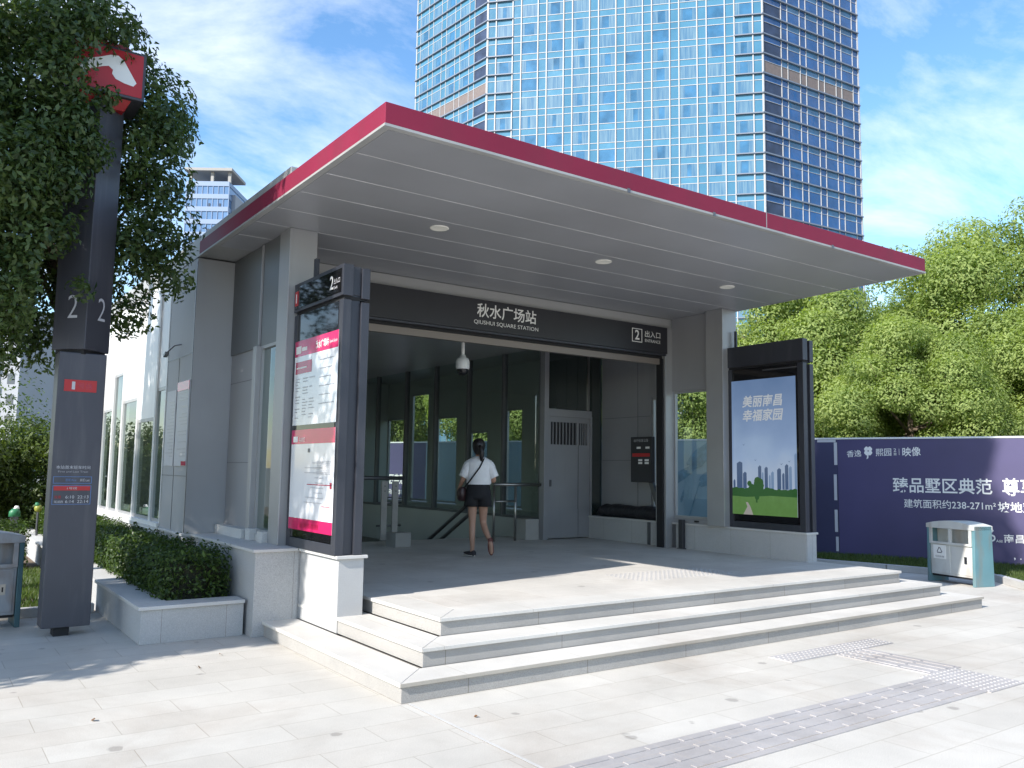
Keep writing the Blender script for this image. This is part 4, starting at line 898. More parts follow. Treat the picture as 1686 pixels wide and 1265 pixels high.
def facade(p, q, cols, kind):
    ledge, bal, lou = MB(), MB(), MB()
    p, u, n, L_ = face_frame(p, q)
    if n.dot(Vector((-3, -5.6, 0)) - p) < 0: n = -n
    tot = sum(w_ for w_, _ in cols); k = L_ / tot; x = 0; spans = []
    for w_, c in cols: spans.append((x, x + w_ * k, c)); x += w_ * k
    for fl_ in range(34):
        z = Z0 + fl_ * FH
        for a, c, ty in spans:
            if ty == 'b':
                pane(bal, p, u, n, a, c, z, z + FH * .64, .02); pane(sp_, p, u, n, a, c, z + FH * .64, z + FH, .05, 'tower_cyan' if kind != 'r' else 'tower_dark_shade')
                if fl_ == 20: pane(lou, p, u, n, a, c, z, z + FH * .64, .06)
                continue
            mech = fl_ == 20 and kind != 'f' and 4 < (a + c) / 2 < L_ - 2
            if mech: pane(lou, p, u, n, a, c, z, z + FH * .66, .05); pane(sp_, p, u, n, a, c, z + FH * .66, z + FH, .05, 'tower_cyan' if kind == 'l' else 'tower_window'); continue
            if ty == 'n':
                pane(nr, p, u, n, a, c, z, z + FH, .05, 'tower_narrow' if kind != 'r' else 'tower_dark_shade')
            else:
                pane(sp_, p, u, n, a, c, z + FH * .66, z + FH, .05, 'tower_cyan' if kind != 'r' else 'tower_window')  # right face spandrels get a darker colour with their shade painted in
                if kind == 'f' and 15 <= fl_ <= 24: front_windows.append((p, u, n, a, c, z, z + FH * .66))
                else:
                    pane(win, p, u, n, a, c, z, z + FH * .66, .05, 'tower_window' if kind != 'r' else 'tower_dark_shade')
                    if kind != 'r':
                        t = rr.random()
                        pane(cur, p, u, n, a, a + (c - a) * (1 if t < .6 else .4), z, z + FH * .66, .075)
        hbar(grid, p, u, n, 0, L_, z + FH * .66 - .06, .11 if kind != 'r' else .07, .12)
        if kind == 'f':
            hbar(grid, p, u, n, 0, L_, z - .06, .11, .12)
            hbar(ledge, p, u, n, 0, spans[1][1], z - .16, .2, .45); hbar(ledge, p, u, n, spans[-2][0], L_, z - .16, .2, .45)
        else: hbar(ledge, p, u, n, -.3, L_ + .1, z - .14, .24, .42)
    for a, c, ty in spans[1:]:
        vbar(grid, p, u, n, a, .20 if kind == 'f' else .13, .26 if kind == 'f' else .16, 0, ZT)
    vbar(grid, p, u, n, 0, .3, .2, 0, ZT); vbar(grid, p, u, n, L_, .3, .2, 0, ZT)
    ledge.build('floor_ledge', 'tower_ledge', tw)
    if lou.v: lou.build("louvre_band", "tower_louver", tw)
    if bal.v: bal.build('corner_balcony_shade', 'tower_balcony_shade', tw)  # flat panes, recess shade painted on
fc = []
for i in range(10): fc += [(1.6, 'n'), (3.1, 'w')]
fc += [(1.6, 'n')]
facade(B_, C, fc, 'f')
lc = [(1.2, 'n')]
for i in range(4): lc += [(2.7, 'w'), (1.5, 'n')]
facade(A, B_, lc + [(3.6, 'b')], 'l')
rc = [(4.3, 'b'), (1.5, 'n')]
for i in range(4): rc += [(3.0, 'w'), (1.5, 'n')]
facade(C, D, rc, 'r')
tag(sp_.build('spandrel_panels', 'tower_cyan', tw), kind='stuff'); tag(nr.build('narrow_panes', 'tower_narrow', tw), kind='stuff'); grid.build('facade_grid', 'tower_fin', tw);
b_ = MB(); b_.v, b_.f, b_.m = win.v + cur.v, list(win.f), list(win.m); b_.f += [tuple(i + len(win.v) for i in q_) for q_ in cur.f]; b_.m += ['tower_curtain'] * len(cur.f)
tag(b_.build('window_rows', 'tower_window', tw), kind='stuff')
for (p, u, n, a, c, z0, z1) in front_windows:
    b = MB(); pane(b, p, u, n, a, c, z0, z1, .05, 'tower_window'); t = rr.random(); wv = c - a
    if t < .34: pane(b, p, u, n, a, c, z0, z1, .075, 'tower_curtain')
    elif t < .82:
        l_ = rr.uniform(.2, .48); r_ = rr.uniform(.2, .42); pane(b, p, u, n, a, a + wv * l_, z0, z1, .075, 'tower_curtain'); pane(b, p, u, n, c - wv * r_, c, z0, z1, .075, 'tower_curtain')
    elif t < .9: pane(b, p, u, n, a, a + wv * .3, z0, z1, .075, 'tower_curtain')
    b.build('window', 'tower_window', tw)

# ------------------------------------------------------------------ buildings far left
ot = thing('office_tower', 'pale blue office tower with a frame on its roof far behind', 'office tower', (70, 264, 0))
p0, p1 = Vector((64.2, 265.5, 0)), Vector((74.8, 258.0, 0)); u = (p1 - p0).normalized(); n = Vector((u.y, -u.x, 0)); wv = (p1 - p0).length; zt_ = 91
p0 = p0 - u * 2; wv += .5
b = MB(); b.obox(p0, u * wv, n * -20, (0, 0, zt_)); b.build('core', 'office_glass', ot)
b = MB()
for i in range(22): b.obox(p0 - u * .1 + Vector((0, 0, zt_ - 1.2 - i * 4.1)), u * (wv + .2), n * .25, (0, 0, 1.5))
for i in range(22): b.obox(p0 + u * (wv) + n * .1 + Vector((0, 0, zt_ - 1.2 - i * 4.1)), u * .2, n * -20, (0, 0, 1.4))
b.build('floor_bands', 'office_band', ot)
b = MB()
for i in range(9): b.obox(p0 + u * (i * wv / 8.0) , u * .18, n * .2, (0, 0, zt_))
b.build('mullions', 'office_band', ot)
b = MB()
for i in range(22):
    for j in (1, 4, 6): 
        if (i + j) % 2: b.obox(p0 + u * (j * wv / 8 + .5) + n * .02 + Vector((0, 0, zt_ - 4.2 - i * 4.1)), u * .6, n * .1, (0, 0, 1.5))
b.build('vents', 'flat_window', ot)
b = MB(); b.obox(p0 + u * (wv + .01) + n * -3, u * 1.2, n * -10, (0, 0, zt_ - 3)); b.build('stair_core', 'flat_wall_grey', ot)
b = MB(); b.obox(p0 - u * .6 + n * 1 + Vector((0, 0, zt_ + 3.6)), u * (wv + 1.6), n * -14, (0, 0, .9))
for a in (.5, wv * .55, wv - .6): b.obox(p0 + u * a + n * -.4 + Vector((0, 0, zt_)), u * .9, n * -.9, (0, 0, 3.6))
b.build('roof_frame', 'office_wall', ot)
def flat_block(name, label, pL, pR, zt_, nfl, wall, depth=14):
    t = thing(name, label, 'apartment block', (*pL, 0), group='apartment blocks far behind the shrubs')
    p0, p1 = Vector((*pL, 0)), Vector((*pR, 0)); u = (p1 - p0).normalized(); n = Vector((u.y, -u.x, 0)); wv = (p1 - p0).length
    b = MB(); b.obox(p0, u * wv, n * -depth, (0, 0, zt_)); b.obox(p0 + u * wv * .35 + n * -.5 + Vector((0, 0, zt_)), u * wv * .3, n * -4, (0, 0, 1.4)); b.build('wall', wall, t)
    fh = zt_ / nfl; wb = MB(); bb = MB()
    for i in range(nfl):
        for j in range(4):
            a = wv * (.06 + j * .245); wb.obox(p0 + u * a + n * -.05 + Vector((0, 0, i * fh + fh * .3)), u * wv * .13, n * .1, (0, 0, fh * .5))
        bb.obox(p0 + u * wv * .36 + Vector((0, 0, i * fh)), u * wv * .26, n * .9, (0, 0, fh * .33))
    wb.build('windows', 'flat_window', t); bb.build('balconies', wall, t)
flat_block('apartment_block', 'distant tan apartment block with balconies left of the pylon', (17.5, 225), (24.5, 220), 17.5, 6, 'flat_wall')
flat_block('apartment_block', 'grey apartment block at the photo edge above the shrubs', (2.5, 138), (9.0, 133), 24, 8, 'flat_wall_grey')
flat_block('apartment_block', 'narrow pale apartment block just left of the pylon edge', (23.5, 200), (27, 197.5), 22, 8, 'office_wall')
gp = thing('toy_ride', 'small green and white shell beyond the shaded hedge', 'toy ride', (-1.35, 12.9, 0)); gp.scale = (.62, .62, .86)
b = MB(); b.loft([((-1.32, 12.9, .82), .16, .14), ((-1.32, 12.9, .93), .15, .13), ((-1.30, 12.9, .99), .09, .08)], 12); b.build('shell', 'green_plastic', gp, smooth=True)
b = MB(); b.loft([((-1.28, 12.9, .985), .085, .08), ((-1.27, 12.9, 1.05), .05, .05)], 10); b.build('cap', 'letter_white', gp, smooth=True)
b = MB(); b.box((-1.42, 12.82, 0), (-1.22, 12.98, .82)); b.build('stand', 'steel_dark', gp)
gp = thing('toy_ride', 'yellow and green ball shape just left of the pylon', 'toy ride', (-.98, 12.6, 0)); gp.scale = (.7, .7, .88)
b = MB(); b.loft([((-.98, 12.6, .90), .02, .02), ((-.98, 12.6, .93), .08, .08), ((-.98, 12.6, .99), .10, .10), ((-.98, 12.6, 1.05), .07, .07)], 12); b.build('ball', 'yellow_plastic', gp, smooth=True)
b = MB(); b.loft([((-.99, 12.6, 1.04), .08, .08), ((-1.02, 12.6, 1.11), .03, .02)], 10); b.build('leaf_top', 'green_plastic', gp, smooth=True)
b = MB(); b.tube([(-.98, 12.6, 0), (-.98, 12.6, .92)], .03, 8); b.build('stand', 'steel_dark', gp)

# ------------------------------------------------------------------ vegetation
def leaf_object(name, pos, nrm, size, tint, mt, parent=None, off=(0, 0, 0), aspect=.5, seed=0):
    g = np.random.default_rng(seed); n = len(pos)
    nrm = nrm / (np.linalg.norm(nrm, axis=1, keepdims=True) + 1e-9)
    t = g.normal(size=(n, 3)); t -= nrm * (t * nrm).sum(1, keepdims=True); t /= np.linalg.norm(t, axis=1, keepdims=True) + 1e-9
    t[:, 2] -= .25; s_ = np.cross(nrm, t); s_ /= np.linalg.norm(s_, axis=1, keepdims=True) + 1e-9
    L_ = size[:, None]
    v = np.empty((n, 4, 3)); v[:, 0] = pos - t * L_ * .5; v[:, 2] = pos + t * L_ * .5 - nrm * L_ * .08
    v[:, 1] = pos + s_ * L_ * aspect * .5 + nrm * L_ * .1; v[:, 3] = pos - s_ * L_ * aspect * .5 + nrm * L_ * .1
    v = v.reshape(-1, 3) - np.array(off)
    me = bpy.data.meshes.new(name); me.vertices.add(n * 4); me.loops.add(n * 4); me.polygons.add(n)
    me.vertices.foreach_set('co', v.ravel()); me.loops.foreach_set('vertex_index', np.arange(n * 4, dtype=np.int32))
    me.polygons.foreach_set('loop_start', np.arange(0, n * 4, 4, dtype=np.int32))
    at = me.attributes.new('tint', 'FLOAT', 'FACE'); at.data.foreach_set('value', tint.astype(np.float32))
    me.materials.append(MATS[mt]); me.update(calc_edges=True)
    ob = bpy.data.objects.new(name, me); COL.objects.link(ob)
    if parent: ob.parent = parent
    return ob
def crown_points(g, R_, n, nclump, clump_r, base_bias=.0, up=.5, hollow=.35, nz=.45):
    # clumps of leaves spread through an uneven crown
    R_ = np.array(R_, float); cs = []
    while len(cs) < nclump:
        p = g.uniform(-1, 1, 3); d = np.linalg.norm(p)
        if d > 1 or d < hollow: continue
        a = math.atan2(p[1], p[0]); lob = .80 + .2 * math.sin(3 * a + 1.3 + 2.2 * p[2]) * math.cos(2.7 * p[2] + .6)
        if d > lob: continue
        cs.append(p * R_)
    cs = np.array(cs); rs = clump_r * g.uniform(.55, 1.25, nclump); wts = rs ** 2; wts /= wts.sum()
    k = g.choice(nclump, n, p=wts)
    d = g.normal(size=(n, 3)); d /= np.linalg.norm(d, axis=1, keepdims=True); rad = g.uniform(.25, 1, n) ** .45
    pos = cs[k] + d * (rs[k] * rad)[:, None] * np.array([1.05, 1.05, .8])
    nr_ = d + np.array([0, 0, up]) + g.normal(size=(n, 3)) * nz
    tint = np.clip(.35 + .35 * g.random(nclump)[k] + g.normal(size=n) * .22 , 0, 1)
    return cs, pos, nr_, tint
def limbs(cs, g, h0, R_, trunk_r, nl=9, lean=(0, 0)):
    b = MB(); top = Vector((lean[0], lean[1], 0))
    # local z = 0 at ground, crown centre at h0
    pts = [(0, 0, -.05), (.01, .01, h0 * .25), (lean[0] * .06, lean[1] * .06, h0 * .6), (lean[0] * .7, lean[1] * .7, h0 * .9), (lean[0] * 1.1, lean[1] * 1.1, h0 + R_[2] * .45)]
    b.tube(pts, [trunk_r * 1.25, trunk_r, trunk_r * .85, trunk_r * .6, trunk_r * .15], 10)
    for i in range(nl):
        c = Vector(cs[int(g.integers(len(cs)))]) + Vector((0, 0, h0)); s_ = Vector(pts[2 + i % 2]).lerp(Vector(pts[3]), g.random()); md = s_.lerp(c, .5) + Vector((0, 0, -.12 * R_[0]))
        b.tube([s_, md, c], [trunk_r * .42, trunk_r * .25, trunk_r * .06], 7)
        for j in range(2):
            c2 = c + Vector(g.normal(size=3)) * R_[0] * .10; b.tube([md.lerp(c, .4), c2], [trunk_r * .12, trunk_r * .03], 5)
    return b
def make_tree(name, label, loc, h0, R_, n, nclump, clump_r, leaf, mt, trunk_r, seed, group, cut=None, rz=0, lean=(0, 0), hollow=.35, nz=.45, extra=()):
    g = np.random.default_rng(seed); t = thing(name, label, 'tree', loc, rz, group)
    cs, pos, nr_, tint = crown_points(g, R_, n, nclump, clump_r, hollow=hollow, nz=nz)
    pos = pos + np.array([lean[0], lean[1], h0])
    if cut is not None:
        keep = cut(pos + np.array(loc)); pos, nr_, tint = pos[keep], nr_[keep], tint[keep]
    for (ex, ey, ez, er, en) in extra:
        d = g.normal(size=(en, 3)); d /= np.linalg.norm(d, axis=1, keepdims=True)
        pos = np.vstack([pos, np.array([ex, ey, ez]) - np.array(loc) + d * (er * g.uniform(.1, 1, en) ** .5)[:, None]]); nr_ = np.vstack([nr_, d + g.normal(size=(en, 3)) * .5 + [0, 0, .5]]); tint = np.concatenate([tint, np.clip(.45 + g.normal(size=en) * .25, 0, 1)])
    size = leaf * g.uniform(.65, 1.25, len(pos))
    leaf_object('crown', pos, nr_, size, tint, mt, t, seed=seed)
    limbs(cs + np.array([lean[0], lean[1], 0]), g, h0, R_, trunk_r, lean=lean).build('trunk', 'bark', t, smooth=True, local=True)
    return t
# near tree round the pylon: leaves pruned away in front of the shaft
def cut_near(p):
    x, y, z = p.T
    infront = (y < 4.55) & (x > -2.12) & (x < -1.22) & (z < 6.4)
    keep_some = ((x < -1.66) & (z > 4.1)) | ((z > 5.95) & (y > 3.7)) | ((x > -1.36) & (z > 3.6) & (z < 5.3))
    rr_ = np.random.default_rng(9).random(len(x))
    wall = (x > -.42) & (z < 4.7) & (y > 4.4)
    return ~(infront & ~(keep_some & (rr_ < .75))) & ~wall & ~((x > -1.0) & (y < 3.0))
GL = 'street trees on the shaded left side'
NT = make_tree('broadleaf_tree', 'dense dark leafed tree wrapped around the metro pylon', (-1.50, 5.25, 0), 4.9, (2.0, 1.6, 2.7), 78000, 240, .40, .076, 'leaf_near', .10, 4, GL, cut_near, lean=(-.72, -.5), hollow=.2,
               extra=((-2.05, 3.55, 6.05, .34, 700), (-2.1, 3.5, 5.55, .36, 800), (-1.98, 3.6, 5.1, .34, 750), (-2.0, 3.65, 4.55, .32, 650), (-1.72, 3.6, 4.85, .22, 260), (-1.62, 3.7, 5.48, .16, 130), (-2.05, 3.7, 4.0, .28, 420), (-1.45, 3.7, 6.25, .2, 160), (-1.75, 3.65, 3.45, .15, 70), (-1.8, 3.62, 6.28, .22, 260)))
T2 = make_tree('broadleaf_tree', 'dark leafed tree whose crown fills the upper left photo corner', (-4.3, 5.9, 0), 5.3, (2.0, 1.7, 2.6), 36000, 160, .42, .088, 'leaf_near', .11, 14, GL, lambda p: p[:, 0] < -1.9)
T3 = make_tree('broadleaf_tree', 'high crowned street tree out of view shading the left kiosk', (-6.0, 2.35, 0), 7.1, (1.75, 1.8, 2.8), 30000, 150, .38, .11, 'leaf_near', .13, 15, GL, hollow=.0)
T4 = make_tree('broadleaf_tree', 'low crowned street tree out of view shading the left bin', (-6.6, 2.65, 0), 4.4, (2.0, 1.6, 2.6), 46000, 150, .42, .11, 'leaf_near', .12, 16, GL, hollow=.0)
T5 = make_tree('broadleaf_tree', 'unseen very tall tree added to shade the purple hoarding', (-5.5, 2.6, 0), 14.4, (2.4, 2.6, 2.3), 70000, 260, .50, .12, 'leaf_near', .16, 17, GL, lean=(0, -2.3), hollow=.0)  # invented tree outside the view, placed to cast shade on the hoarding
c = tree_copy(T5); c.location = (-5.5, 7.0, 0); c['label'] = 'unseen very tall tree added to shade the mural panel'  # second unseen crown, added to carry that shade over the mural
# bright trees behind the hoarding
GR = 'bright green camphor trees behind the hoarding'
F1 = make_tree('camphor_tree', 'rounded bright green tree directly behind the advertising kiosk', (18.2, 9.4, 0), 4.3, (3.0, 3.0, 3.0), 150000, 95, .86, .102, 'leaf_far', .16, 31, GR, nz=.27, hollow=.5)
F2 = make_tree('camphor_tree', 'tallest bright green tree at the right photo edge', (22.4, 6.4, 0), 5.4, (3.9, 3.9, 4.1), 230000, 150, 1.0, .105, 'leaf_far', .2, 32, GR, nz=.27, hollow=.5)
for (src, x, y, rz, s_, lab) in ((F1, 20.6, 2.6, 2.0, .95, 'lower bright green tree in front of the tallest one at the edge'), (F1, 15.6, 12.6, 4.1, .95, 'bright green tree seen through the right porch window'), (F2, 25.2, 10.4, 1.0, .8, 'bright green tree set back between the two foremost ones'),
                                 (F1, 13.0, 17.6, 5.2, .85, 'green tree seen through the middle hall windows'), (F1, 10.4, 21.6, 3.0, .9, 'green tree seen through the leftmost hall windows'), (F1, 16.2, 5.2, .6, .72, 'small bright green tree close behind the purple panel')):
    c = tree_copy(src); c.location = (x, y, 0); c.rotation_euler = (0, 0, rz); c.scale = (s_,) * 3; c['label'] = lab
def make_bush(name, label, loc, R_, n, leaf, mt, seed, group=None, cat='shrub'):
    g = np.random.default_rng(seed); t = thing(name, label, cat, loc, 0, group)
    cs, pos, nr_, tint = crown_points(g, R_, n, 70, .3 * max(R_), hollow=.3); pos[:, 2] += R_[2] * .9; k = pos[:, 2] > .02; 
    leaf_object('foliage', pos[k], nr_[k], leaf * g.uniform(.6, 1.2, k.sum()), tint[k], mt, t, seed=seed)
    b = MB()
    for i in range(8):
        c = Vector(cs[i]) + Vector((0, 0, R_[2] * .9)); b.tube([(g.normal() * .08, g.normal() * .08, -.02), c * .5, c], [.03, .02, .006], 6)
    b.build('stem', 'bark', t, local=True); return t
GB = 'shrubs behind the left bin'
make_bush('tall_shrub', 'tall dark green shrub immediately left of the pylon', (-.75, 15.6, 0), (1.2, 1.2, 1.35), 16000, .10, 'leaf_shrub', 41, GB)
make_bush('tall_shrub', 'tall dark shrub cut by the left photo edge', (-2.2, 15.2, 0), (1.2, 1.2, 1.5), 16000, .10, 'leaf_shrub', 42, GB)
make_bush('tall_shrub', 'yellowish thin shrub rising behind the dark ones', (-.9, 18.6, 0), (.8, .8, 1.9), 5000, .10, 'leaf_hedge', 43, GB)
def box_hedge(name, label, lo, hi, n, leaf, seed, loc):
    g = np.random.default_rng(seed); lo, hi = np.array(lo), np.array(hi); t = thing(name, label, 'hedge', loc)
    p = g.uniform(lo, hi, (n, 3)); d = (p - lo) / (hi - lo); edge = np.minimum(np.minimum(d[:, 0], 1 - d[:, 0]) * (hi - lo)[0], np.minimum(np.minimum(d[:, 1], 1 - d[:, 1]) * (hi - lo)[1], (1 - d[:, 2]) * (hi - lo)[2]))
    k = (edge < .16); p = p[k]; dd = d[k]
    bump = .05 * np.sin(p[:, 1] * 5.1) * np.cos(p[:, 0] * 6.3 + 1) + .035 * np.sin(p[:, 1] * 11 + p[:, 0] * 9) + g.normal(size=len(p)) * .02
    p[:, 2] += bump * (dd[:, 2]); p[:, 0] += bump * (dd[:, 0] - .5) * 1.2
    nr_ = (dd - .5) * np.array([1.2, .6, 1.6]) + g.normal(size=(len(p), 3)) * .55 + np.array([0, 0, .4])
    tint = np.clip(.4 + g.normal(size=len(p)) * .25, 0, 1)
    leaf_object('foliage', p, nr_, leaf * g.uniform(.6, 1.2, len(p)), tint, 'leaf_hedge', t, off=loc, seed=seed)
    b = MB(); c0, c1 = lo + .13, hi - .13; c0[2] = lo[2]
    nb = max(4, int((c1 - c0)[1] / .4)); ring = []
    for i in range(nb + 1):
        y = c0[1] + (c1 - c0)[1] * i / nb; j = g.uniform(-.03, .03, 4)
        ring.append([(c0[0] + j[0], y, c0[2]), (c1[0] + j[1], y, c0[2]), (c1[0] + j[2], y, c1[2] + j[2]), (c0[0] + j[3], y, c1[2] + j[3])])
    for i in range(nb):
        a, c = ring[i], ring[i + 1]
        b.add(a + c, [(k, (k + 1) % 4, 4 + (k + 1) % 4, 4 + k) for k in range(4)])
    b.add(ring[0], [(0, 1, 2, 3)]); b.add(ring[-1], [(3, 2, 1, 0)])
    b.build('twigs', 'twig', t); return t
mat('twig', (.018, .02, .01), .95, var=(14, .5), bump=(20, 1, .05))
box_hedge('clipped_hedge', 'clipped green hedge filling the granite planter', (-.90, 3.42, .30), (-.15, 13.5, .80), 66000, .052, 51, (-.5, 3.4, .3))
box_hedge('clipped_hedge', 'low shaded hedge across the lawn left of the pylon', (-9.5, 10.2, 0), (-1.35, 11.1, .72), 60000, .06, 52, (-5, 10.6, 0))
def grass(name, label, pts, n, h, seed, z=0):
    g = np.random.default_rng(seed); (x0, y0), (x1, y1) = np.min(pts, 0), np.max(pts, 0); P_ = []
    pg = np.array(pts)
    p = g.uniform((x0, y0), (x1, y1), (n, 2)); ins = np.zeros(n, bool); j = len(pg) - 1
    for i in range(len(pg)):
        c = ((pg[i, 1] > p[:, 1]) != (pg[j, 1] > p[:, 1])) & (p[:, 0] < (pg[j, 0] - pg[i, 0]) * (p[:, 1] - pg[i, 1]) / (pg[j, 1] - pg[i, 1] + 1e-12) + pg[i, 0]); ins ^= c; j = i
    p = p[ins]; n = len(p); hh = h * g.uniform(.5, 1.3, n); a = g.uniform(0, 6.28, n); lean = g.normal(size=(n, 2)) * .35
    v = np.zeros((n, 3, 3)); w_ = .008 + .004 * g.random(n)
    v[:, 0, 0] = p[:, 0] - np.cos(a) * w_; v[:, 0, 1] = p[:, 1] - np.sin(a) * w_; v[:, 1, 0] = p[:, 0] + np.cos(a) * w_; v[:, 1, 1] = p[:, 1] + np.sin(a) * w_
    v[:, 2, 0] = p[:, 0] + lean[:, 0] * hh; v[:, 2, 1] = p[:, 1] + lean[:, 1] * hh; v[:, 2, 2] = hh; v[:, :, 2] += z
    me = bpy.data.meshes.new(name); me.vertices.add(n * 3); me.loops.add(n * 3); me.polygons.add(n); me.vertices.foreach_set('co', v.ravel()); me.loops.foreach_set('vertex_index', np.arange(n * 3, dtype=np.int32)); me.polygons.foreach_set('loop_start', np.arange(0, n * 3, 3, dtype=np.int32))
    at = me.attributes.new('tint', 'FLOAT', 'FACE'); at.data.foreach_set('value', g.random(n).astype(np.float32)); me.materials.append(MATS['grass_blade']); me.update(calc_edges=True)
    ob = bpy.data.objects.new(name, me); COL.objects.link(ob); return tag(ob, label, 'grass', kind='stuff')
grass('verge_grass', 'short sunny grass between the kerb and the hoarding', [(11.45, 3.8), (11.68, 2.9), (11.78, 2.1), (11.86, 1.35), (11.12, .56), (10.4, -.35), (9.9, -2), (9.8, -8), (17.4, -8), (14.6, -.35), (14.4, 1), (12.95, 5.0), (12.2, 5.6)], 110000, .07, 61, .06)
grass('lawn_grass', 'patchy grass of the shaded lawn behind the left bin', [(-9, 5.45), (-1.2, 5.45), (-1.2, 10), (-9, 10)], 42000, .07, 62, -.004)
b = MB()
# fallen leaves on the plaza
g = np.random.default_rng(77)
spots = [(-1.9, .75), (-.9, 1.9), (-.6, 2.3), (.3, -.55), (6.4, -2.3)]
for i, (x, y) in enumerate(spots):
    a = g.uniform(0, 6.28); s_ = .028 * g.uniform(.7, 1.3); ring = []
    for (dx, dy, dz) in ((-1, 0, .004), (-.4, .42, .016), (.3, .36, .012), (1, 0, .02), (.3, -.36, .006), (-.4, -.42, .004)): ring.append((x + (dx * math.cos(a) - dy * math.sin(a)) * s_, y + (dx * math.sin(a) + dy * math.cos(a)) * s_, dz + .002))
    b = MB(); b.poly(ring); tag(b.build('fallen_leaf', 'leaf_dry', loc=(x, y, 0)), 'small dry brown leaf lying on the sunlit paving', 'leaf', 'fallen leaves on the plaza')

# ------------------------------------------------------------------ person walking into the station
pe = thing('person', 'woman in white shirt and black shorts walking into the station', 'person', (3.80, 4.82, .449), -R(33))
def skin_mesh(name, nodes, edges, mt, parent, sub=2, root=0):
    me = bpy.data.meshes.new(name); me.from_pydata([n[0] for n in nodes], edges, []); ob = bpy.data.objects.new(name, me); COL.objects.link(ob)
    sk = ob.modifiers.new('skin', 'SKIN'); sk.use_smooth_shade = True; sk.branch_smoothing = .3
    if not me.skin_vertices: me.skin_vertices.new() if hasattr(me.skin_vertices, 'new') else None
    for i, n in enumerate(nodes):
        s_ = me.skin_vertices[0].data[i]; s_.radius = n[1] if hasattr(n[1], '__len__') else (n[1], n[1]); s_.use_root = i == root
    ss = ob.modifiers.new('sub', 'SUBSURF'); ss.levels = sub; ss.render_levels = sub
    dg = bpy.context.evaluated_depsgraph_get(); m2 = bpy.data.meshes.new_from_object(ob.evaluated_get(dg)); bpy.data.objects.remove(ob); bpy.data.meshes.remove(me)
    m2.name = name; m2.materials.clear(); m2.materials.append(MATS[mt]); m2.polygons.foreach_set('use_smooth', [True] * len(m2.polygons))
    o = bpy.data.objects.new(name, m2); COL.objects.link(o); o.parent = parent; ORG[o.name] = Vector((0, 0, 0)); return o
nodes, edges = [], []
def nd(p, r_, par=None):
    nodes.append((p, r_)); i = len(nodes) - 1
    if par is not None: edges.append((par, i))
    return i
pel = nd((0, 0, .93), (.125, .10)); wa = nd((0, .01, 1.06), (.115, .085), pel); ch = nd((0, .0, 1.24), (.135, .095), wa); sh_ = nd((0, -.01, 1.36), (.10, .08), ch)
nk = nd((0, .01, 1.455), .048, sh_); hd0 = nd((-.005, .03, 1.52), .062, nk); hd1 = nd((-.01, .03, 1.60), (.077, .092), hd0); hd2 = nd((-.01, .02, 1.67), (.06, .075), hd1)
nd((-.03, .125, 1.575), .014, hd1)
for sx in (-1, 1):
    nd((-.01 + sx * .082, .02, 1.585), .012, hd1)
hl = nd((-.085, 0, .87), .088, pel); nl_ = nd((-.085, .015, .68), .073, hl); kl = nd((-.082, .03, .47), .052, nl_); cl_ = nd((-.082, -.005, .33), .05, kl); al = nd((-.072, 0, .10), .032, cl_); fl1 = nd((-.085, .02, .045), .034, al); nd((-.15, .12, .03), .026, fl1)
hr_ = nd((.08, 0, .87), .088, pel); nr2 = nd((.075, .05, .69), .073, hr_); kr = nd((.075, .10, .49), .052, nr2); cr2 = nd((.115, .0, .37), .05, kr); ar = nd((.175, -.12, .25), .032, cr2); fr1 = nd((.19, -.17, .20), .034, ar); nd((.205, -.13, .05), .026, fr1)
sl_ = nd((-.155, -.01, 1.345), .052, sh_); el = nd((-.225, -.03, 1.13), .040, sl_); wl = nd((-.285, .10, .985), .027, el)
sr_ = nd((.155, -.01, 1.345), .052, sh_); er = nd((.225, -.02, 1.10), .040, sr_); wr = nd((.185, .21, 1.09), .027, er)
def hand(w_, d, side, palm_n):
    d = Vector(d).normalized(); s_ = Vector(side).normalized(); n = Vector(palm_n).normalized(); w0 = Vector(nodes[w_][0])
    pm = nd(tuple(w0 + d * .05), (.03, .018), w_)
    for k, (o, L_) in enumerate(((-.024, .062), (-.008, .072), (.008, .068), (.024, .052))):
        a = nd(tuple(w0 + d * .095 + s_ * o), .0095, pm); c = nd(tuple(w0 + d * (.095 + L_ * .55) + s_ * o * 1.1 + n * .014), .0085, a); nd(tuple(w0 + d * (.095 + L_ * .85) + s_ * o * 1.1 + n * .035), .0075, c)
    t0 = nd(tuple(w0 + d * .045 - s_ * .034 + n * .008), .0105, pm); nd(tuple(w0 + d * .085 - s_ * .048 + n * .02), .0085, t0)
hand(wl, (-.15, .45, -.6), (.5, .7, .4), (.8, -.3, -.3)); hand(wr, (-.55, .7, .1), (0, -.2, 1), (-.5, -.6, 0))
body = skin_mesh('body', nodes, edges, 'skin', pe)
L = dict(local=True)
rr = random.Random(8)
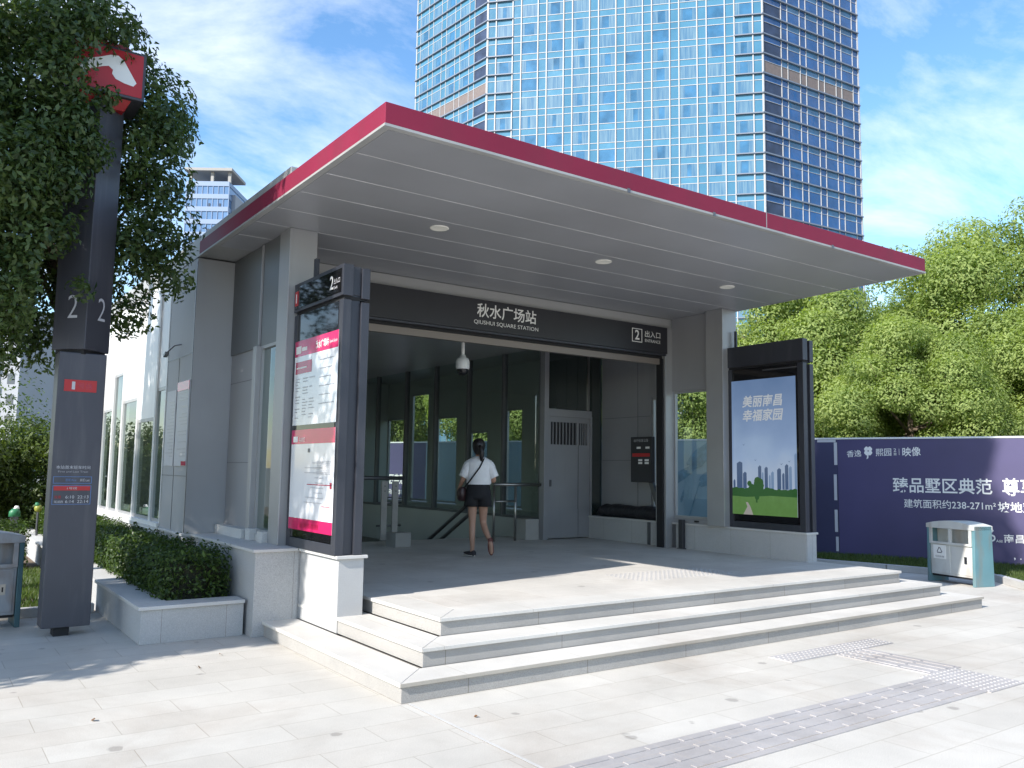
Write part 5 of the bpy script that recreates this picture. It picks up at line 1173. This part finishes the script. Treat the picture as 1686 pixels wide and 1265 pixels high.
# shirt: torso shell and two sleeves
b = MB()
def wob(a): return a * (1 + rr.uniform(-.025, .025))
b.loft([((0, -.005, 1.045), wob(.172), .125), ((.005, -.005, 1.07), wob(.178), .13), ((0, -.012, 1.14), wob(.182), .132), ((0, -.015, 1.22), wob(.188), .133), ((0, -.015, 1.30), .20, .130), ((0, -.012, 1.36), .205, .118), ((0, -.008, 1.395), .182, .10), ((0, -.003, 1.425), .125, .082), ((0, .008, 1.45), .072, .064), ((0, .012, 1.457), .058, .054)], 28, cap=False)
for sx in (-1, 1):
    ex = Vector((.232 * sx, -.03, 1.15)); a0 = Vector((.135 * sx, -.01, 1.34)); d = (ex - a0).normalized(); X_ = Vector((0, 1, 0)); Y_ = d.cross(X_).normalized(); X_ = Y_.cross(d)
    b.loft([(a0, .086, .080, X_, Y_), (a0.lerp(ex, .3), .088, .082, X_, Y_), (a0.lerp(ex, .65), .080, .072, X_, Y_), (ex, .076, .066, X_, Y_), (ex + d * .004, .07, .060, X_, Y_)], 18, cap=False)
b.build('shirt', 'shirt_white', pe, smooth=True, **L)
b = MB()
b.loft([((0, 0, 1.075), .150, .112), ((0, -.005, 1.03), .160, .122), ((0, -.012, .95), .182, .14), ((0, -.01, .87), .19, .142), ((0, 0, .83), .185, .14)], 28, cap=True)
b.loft([((-.088, -.005, .88), .105, .135), ((-.096, .0, .80), .108, .128), ((-.10, .01, .725), .113, .122), ((-.10, .01, .722), .10, .11)], 20, cap=False)
b.loft([((.082, -.005, .88), .105, .135), ((.088, .015, .80), .108, .128), ((.090, .03, .725), .112, .122), ((.09, .03, .722), .10, .11)], 20, cap=False)
b.build('shorts', 'cloth_black', pe, smooth=True, **L)
# hair: cap, gathered into a low ponytail
b = MB()
b.loft([((-.005, -.005, 1.475), .040, .03), ((-.005, -.01, 1.51), .068, .055), ((-.008, -.005, 1.56), .086, .088), ((-.01, .0, 1.61), .095, .108), ((-.01, .008, 1.66), .090, .105), ((-.01, .012, 1.70), .066, .078), ((-.01, .012, 1.722), .025, .03)], 22)
hair = b.build('hair', 'hair_black', pe, smooth=True, **L)
b = MB(); b.tube([(.0, -.095, 1.60), (.02, -.125, 1.575), (.035, -.135, 1.52), (.035, -.125, 1.44), (.03, -.115, 1.385)], [.025, .038, .042, .034, .010], 12); b.build('ponytail', 'hair_black', hair, smooth=True, **L)
b = MB()
for sx in (-1, 1): b.loft([((-.012 + sx * .03, .118, 1.592), .011, .006), ((-.012 + sx * .03, .118, 1.602), .011, .006)], 8)
b.build('eyes', 'eye_dark', pe, **L); b = MB(); b.loft([((-.012, .115, 1.545), .02, .008), ((-.012, .115, 1.555), .018, .008)], 8); b.build('mouth', 'lip', pe, **L)
def shoe(c, d, upv, mt, label):
    c, d, upv = Vector(c), Vector(d).normalized(), Vector(upv).normalized(); s_ = d.cross(upv).normalized(); upv = s_.cross(d)
    b = MB(); prof = [(-.055, .026, .05, .045), (-.04, .034, .06, .05), (0, .036, .055, .05), (.06, .036, .04, .04), (.12, .042, .026, .03), (.165, .036, .018, .024), (.185, .015, .01, .015)]
    b.loft([(c + d * t + upv * .028, wv, h_ * .8, s_, upv) for t, wv, h_, _ in prof], 16)
    o = b.build('shoe', mt, pe, smooth=True, **L)
    b = MB(); n = 16; out_ = []
    for i in range(n): t = 2 * math.pi * i / n; out_.append(c + d * (.065 + .128 * math.cos(t)) + s_ * (.043 * math.sin(t) * (1 + .12 * math.cos(t))) - upv * .012)
    b.prism(out_, upv * .016); b.build('sole', label, o, **L)
shoe((-.072, .0, .022), (-.62, .75, 0), (0, 0, 1), 'shoe_dark', 'sole_white')
shoe((.183, -.155, .225), (.10, .14, -1), (0.05, 1, .15), 'shoe_brown', 'shoe_brown')
bg_ = thing('shoulder_bag', 'dark brown leather bag slung across the walking woman on her left hip', 'bag', (3.80, 4.82, .449), -R(33))
b = MB(); b.loft([((-.235, .03, .80), .05, .07), ((-.24, .03, .83), .068, .115), ((-.24, .03, .90), .072, .13), ((-.235, .03, .97), .06, .12), ((-.225, .03, 1.005), .03, .10)], 20); b.build('pouch', 'bag_leather', bg_, smooth=True, **L)
b = MB(); b.loft([((-.245, .03, .875), .076, .124), ((-.245, .03, .93), .077, .13), ((-.238, .03, .985), .055, .117)], 20, cap=False); b.build('flap', 'bag_leather', bg_, smooth=True, **L)
b = MB(); path = [(-.205, -.04, 1.0), (-.15, -.125, 1.07), (-.07, -.155, 1.18), (.01, -.155, 1.29), (.055, -.125, 1.385), (.075, -.05, 1.425), (.06, .06, 1.40), (-.03, .135, 1.25), (-.14, .13, 1.08), (-.2, .1, 1.0)]
for p0, p1 in zip(path[:-1], path[1:]):
    p0, p1 = Vector(p0), Vector(p1); b.tube([p0, p1], .011, 8)
b.build('strap', 'cloth_black', bg_, smooth=True, **L)
